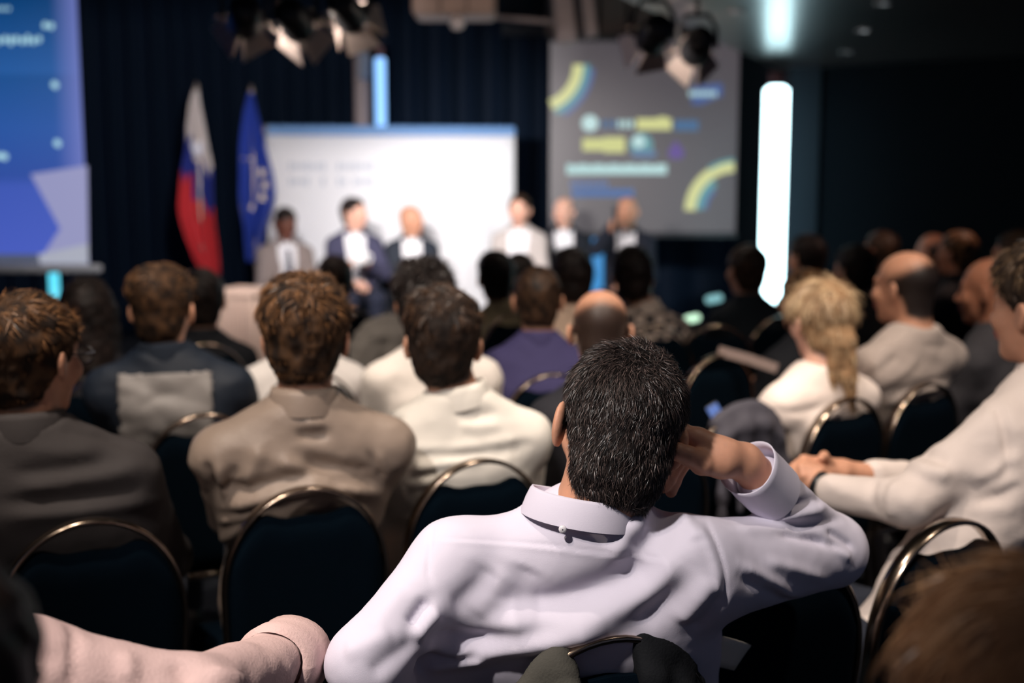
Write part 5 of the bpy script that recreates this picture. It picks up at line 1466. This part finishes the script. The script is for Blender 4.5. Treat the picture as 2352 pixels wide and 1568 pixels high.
# made-up boxes and stands for two blurred device glows beyond the empty chairs
for (px, py, d, col, st, sz, lb) in ((1590, 731, 7.6, (0.65, 1.0, 0.72), 1.3, (0.10, 0.05, 0.045), 'small lit box glowing pale green on a thin stand'), (1640, 686, 7.9, (0.35, 0.75, 0.80), 0.7, (0.11, 0.05, 0.05), 'small lit box glowing dim cyan on a thin stand')):
    q = W(px, py, d); root = empty('device_glow_box', (q[0], q[1], 0))
    b = MB(); b.box((0, 0, q[2]), sz, roty(-0.2), bev=0.012); b.build('diffuser', glow('lb_%d' % px, col, st), root)
    b = MB(); b.cyl((0, 0.02, 0.02), (0, 0.02, q[2]), 0.01, 0.01, 10); b.cyl((0, 0.02, 0), (0, 0.02, 0.02), 0.10, 0.09, 20); b.build('stand', M_BLK, root)
    tag(root, lb, 'light')
# ================================================================ man in the foreground, leaning his head on his hand
def hero_hand():
    """right hand: thumb and palm heel toward the viewer, fingers folded down behind the jaw"""
    D0 = 1.655
    wr = W(1700, 1052, 1.717); el = W(1905, 1262, 1.845)
    s = Sdf(np.minimum(wr, W(1490, 1140, 1.690)) - 0.05, np.maximum(wr, W(1720, 970, 1.765)) + 0.06, 0.0024)
    fw = unit(el - wr)
    s.rc(wr + fw * 0.13, wr + fw * 0.01, 0.034, 0.0265, 0.01)
    # palm and back of the hand, reaching the temple
    s.rc(wr + fw * 0.01, W(1655, 1045, 1.705), 0.0265, 0.0245, 0.012)
    s.rc(W(1665, 1048, 1.704), W(1602, 1012, 1.706), 0.0245, 0.0200, 0.015)
    s.rc(W(1655, 1056, 1.712), W(1594, 1030, 1.722), 0.0240, 0.0190, 0.015)
    # palm heel running into the thumb, pressed to the head
    s.rc(W(1655, 1062, 1.695), W(1612, 1062, 1.684), 0.0215, 0.0185, 0.012)
    p = [W(1612, 1061, 1.680), W(1580, 1046, 1.669), W(1556, 1037, 1.666), W(1538, 1034, 1.672)]
    for a, c, r0, r1 in zip(p[:-1], p[1:], (.0180, .0142, .0128), (.0140, .0128, .0098)): s.rc(a, c, r0, r1, 0.004)
    # index folded against the temple
    for a, c, r0, r1 in ((W(1602, 1010, 1.706), W(1572, 995, 1.698), .0180, .0135), (W(1572, 995, 1.698), W(1552, 1010, 1.690), .0130, .0105)): s.rc(a, c, r0, r1, 0.005)
    # three fingers hanging down
    F = [[(1568, 1034, 1.712), (1541, 1056, 1.690), (1521, 1088, 1.682), (1512, 1107, 1.684)],
         [(1578, 1040, 1.724), (1555, 1064, 1.702), (1537, 1100, 1.694), (1525, 1119, 1.696)],
         [(1584, 1048, 1.734), (1560, 1078, 1.712), (1549, 1106, 1.706), (1541, 1129, 1.706)]]
    for f in F:
        q = [W(*x) for x in f]
        for a, c, r0, r1 in zip(q[:-1], q[1:], (.0118, .0108, .0098), (.0106, .0097, .0088)): s.rc(a, c, r0, r1, 0.003)
    P, Q = s.mesh(1)
    return P, Q, el, wr
hP, hQ, hEl, hWr = hero_hand()
HLS, HLE, HLW = W(1045, 1290, 1.645), W(840, 1520, 1.545), W(960, 1700, 1.66)
HRS = W(1590, 1290, 1.665)
hero_strokes = [
    # seams
    ([(1000, 1236), (1120, 1240), (1250, 1252), (1400, 1272), (1560, 1286)], 0.0028, -0.0022),
    ([(1000, 1242), (1120, 1246), (1250, 1258), (1400, 1278), (1560, 1292)], 0.0040, 0.0018),
    ([(1000, 1190), (988, 1240), (984, 1290), (988, 1340)], 0.0035, -0.0030),
    ([(1616, 1180), (1628, 1215), (1652, 1260), (1668, 1320), (1668, 1400)], 0.0035, -0.0030),
    ([(1600, 1200), (1618, 1240), (1640, 1290), (1650, 1350), (1648, 1400)], 0.0060, 0.0030),
    # sweeping ridge from the lower back up to the right shoulder
    ([(1110, 1440), (1250, 1432), (1360, 1410), (1460, 1362), (1545, 1310), (1605, 1252)], 0.024, 0.026),
    ([(1180, 1400), (1290, 1392), (1390, 1368), (1470, 1330), (1530, 1300)], 0.028, -0.030),
    ([(1590, 1262), (1560, 1330), (1520, 1390), (1460, 1440)], 0.020, -0.010),
    # second ridge lower down
    ([(985, 1490), (1080, 1496), (1200, 1478), (1320, 1462), (1400, 1448)], 0.018, 0.016),
    ([(990, 1466), (1090, 1468), (1200, 1452), (1300, 1436)], 0.015, -0.014),
    ([(975, 1530), (1060, 1518), (1120, 1508)], 0.012, 0.010), ([(960, 1512), (1040, 1508), (1110, 1496)], 0.010, -0.009),
    # soft hollows over the left shoulder blade
    ([(1130, 1300), (1100, 1350), (1040, 1400)], 0.020, -0.008), ([(1170, 1310), (1140, 1360), (1085, 1410)], 0.018, 0.006),
    ([(1215, 1300), (1190, 1350), (1170, 1400)], 0.022, -0.009),
    ([(1330, 1200), (1420, 1230), (1480, 1250)], 0.014, -0.006), ([(1480, 1180), (1440, 1235), (1400, 1280)], 0.014, 0.008),
    ([(1520, 1180), (1500, 1230), (1470, 1280)], 0.014, -0.009), ([(1560, 1180), (1590, 1215), (1600, 1250)], 0.012, 0.008),
    # left armpit gathers and sleeve
    ([(985, 1380), (960, 1410), (945, 1440)], 0.010, -0.012), ([(1010, 1400), (975, 1440), (955, 1470)], 0.012, 0.008),
    ([(960, 1470), (900, 1510), (850, 1550)], 0.014, -0.007), ([(930, 1350), (880, 1410), (850, 1450)], 0.016, 0.005),
    ([(900, 1450), (850, 1480), (790, 1500)], 0.014, 0.006),
    # right sleeve
    ([(1700, 1300), (1760, 1330), (1830, 1375)], 0.010, 0.007), ([(1700, 1322), (1760, 1352), (1830, 1398)], 0.010, -0.006),
    ([(1760, 1290), (1840, 1310), (1900, 1330)], 0.009, 0.005), ([(1780, 1225), (1860, 1235), (1940, 1262)], 0.007, -0.009),
    ([(1690, 1215), (1780, 1218), (1860, 1228)], 0.010, 0.006),
    ([(1800, 1170), (1850, 1150), (1895, 1140)], 0.007, -0.006), ([(1780, 1190), (1840, 1180), (1900, 1165)], 0.008, 0.006),
    ([(1810, 1215), (1870, 1205), (1930, 1190)], 0.007, -0.005), ([(1760, 1170), (1790, 1140), (1820, 1110)], 0.008, 0.007), ([(1785, 1165), (1810, 1140), (1840, 1115)], 0.006, -0.006),
    ([(1900, 1220), (1935, 1235), (1960, 1260)], 0.006, -0.006), ([(1890, 1240), (1930, 1262), (1955, 1285)], 0.007, 0.005),
    ([(1640, 1330), (1600, 1380), (1560, 1430)], 0.016, 0.008), ([(1660, 1360), (1630, 1410), (1590, 1450)], 0.012, -0.007),
]
M_LILAC_SHIRT = cloth('shirt_214_208_222', lin(214, 208, 222), rough=0.8, bump=0.10, bscale=900, noise=0.02)
hero = person('person in a pale lilac shirt leaning head on one hand', (1420, 986), 1.69, hs=1.03, yaw=6, head=(2, 12, 13), skin='light', hair=('low', 'black_glint', 0.004), strands=85000, slen=0.0145, swid=0.0008, slift=0.5,
    top=('shirt', (214, 208, 222)), res=0.0042, hres=0.0036, sw=0.205, depth=0.12, chair=cP, seat_fwd=0.30, neck=(-0.045, -0.025, -0.128), fold=0.0022, strokes=hero_strokes, collar=False,
    arms={'R': dict(sh=HRS, el=hEl, wr=hWr + unit(hEl - hWr) * 0.05, nohand=True), 'L': dict(sh=HLS, el=HLE, wr=HLW)}, extra_body=[(hP, hQ)], sh_drop=0.055, trap=0.034, extra_g=[(W(1596, 1322, 1.68), hEl + np.array([0, 0, -0.004]), 0.072, 0.050, 0.03), (W(1010, 1400, 1.68), W(1010, 1560, 1.72), 0.085, 0.09, 0.03), (W(1336, 1225, 1.672), W(1336, 1205, 1.672), 0.072, 0.066, 0.03)], bmul=[1, 1.05, 1.15, 1.12, 1.05, 1, 1, 1], amul=[1.1, 1.2, 1.40, 1.24, 1.10, 1, 1, 1], cyadd=[0, 0, .014, .014, .006, 0, 0, 0])
# cuff
ax = unit(hWr - hEl); Fc = frame(ax, (0, -1, 0.3))
b = MB(); G = []
for (r, t) in ((0.047, -0.100), (0.0475, -0.06), (0.0465, -0.035), (0.0475, -0.024), (0.046, -0.023), (0.044, -0.035), (0.044, -0.09)):
    G.append([hWr + Fc @ np.array([r * 0.96 * math.cos(a), t + 0.004 * math.sin(2 * a), r * math.sin(a)]) - hero['org'] for a in np.linspace(0, 2 * math.pi, 40)])
b.grid(np.array(G)); b.build('cuff', M_LILAC_SHIRT, hero['root'], True)
# fold-down collar with its button
cc = W(1336, 1156, 1.660); axn = unit(np.array([0.16, 0.10, 1.0])); Fn = frame(np.array([0.05, 1, 0]) - axn * (axn @ np.array([0.05, 1, 0])), axn)
b = MB(); G = []
for (r, z) in ((0.083, -0.024), (0.0825, -0.018), (0.079, -0.002), (0.0745, 0.012), (0.072, 0.016), (0.069, 0.014), (0.068, 0.0), (0.071, -0.028)):
    row = []
    for a in np.linspace(math.radians(68), math.radians(68 - 316), 44):
        row.append(cc + Fn @ np.array([r * 1.02 * math.cos(a), r * math.sin(a), z - 0.010 * max(0, math.sin(a))]) - hero['org'])
    G.append(row)
b.grid(np.array(G)); col = b.build('collar', M_LILAC_SHIRT, hero['root'], True)
bp_ = W(1302, 1180, 1.50); 
bt = cc + Fn @ np.array([-0.024, -0.082, -0.026]) - hero['org']
b = MB(); b.lathe([(0.001, 0.003), (0.0045, 0.003), (0.0055, 0.001), (0.0055, -0.002), (0.001, -0.002)], 14, c=bt, R=rotx(math.pi / 2)); b.build('button', mat('button_white', lin(226, 222, 226), 0.3), col, True)
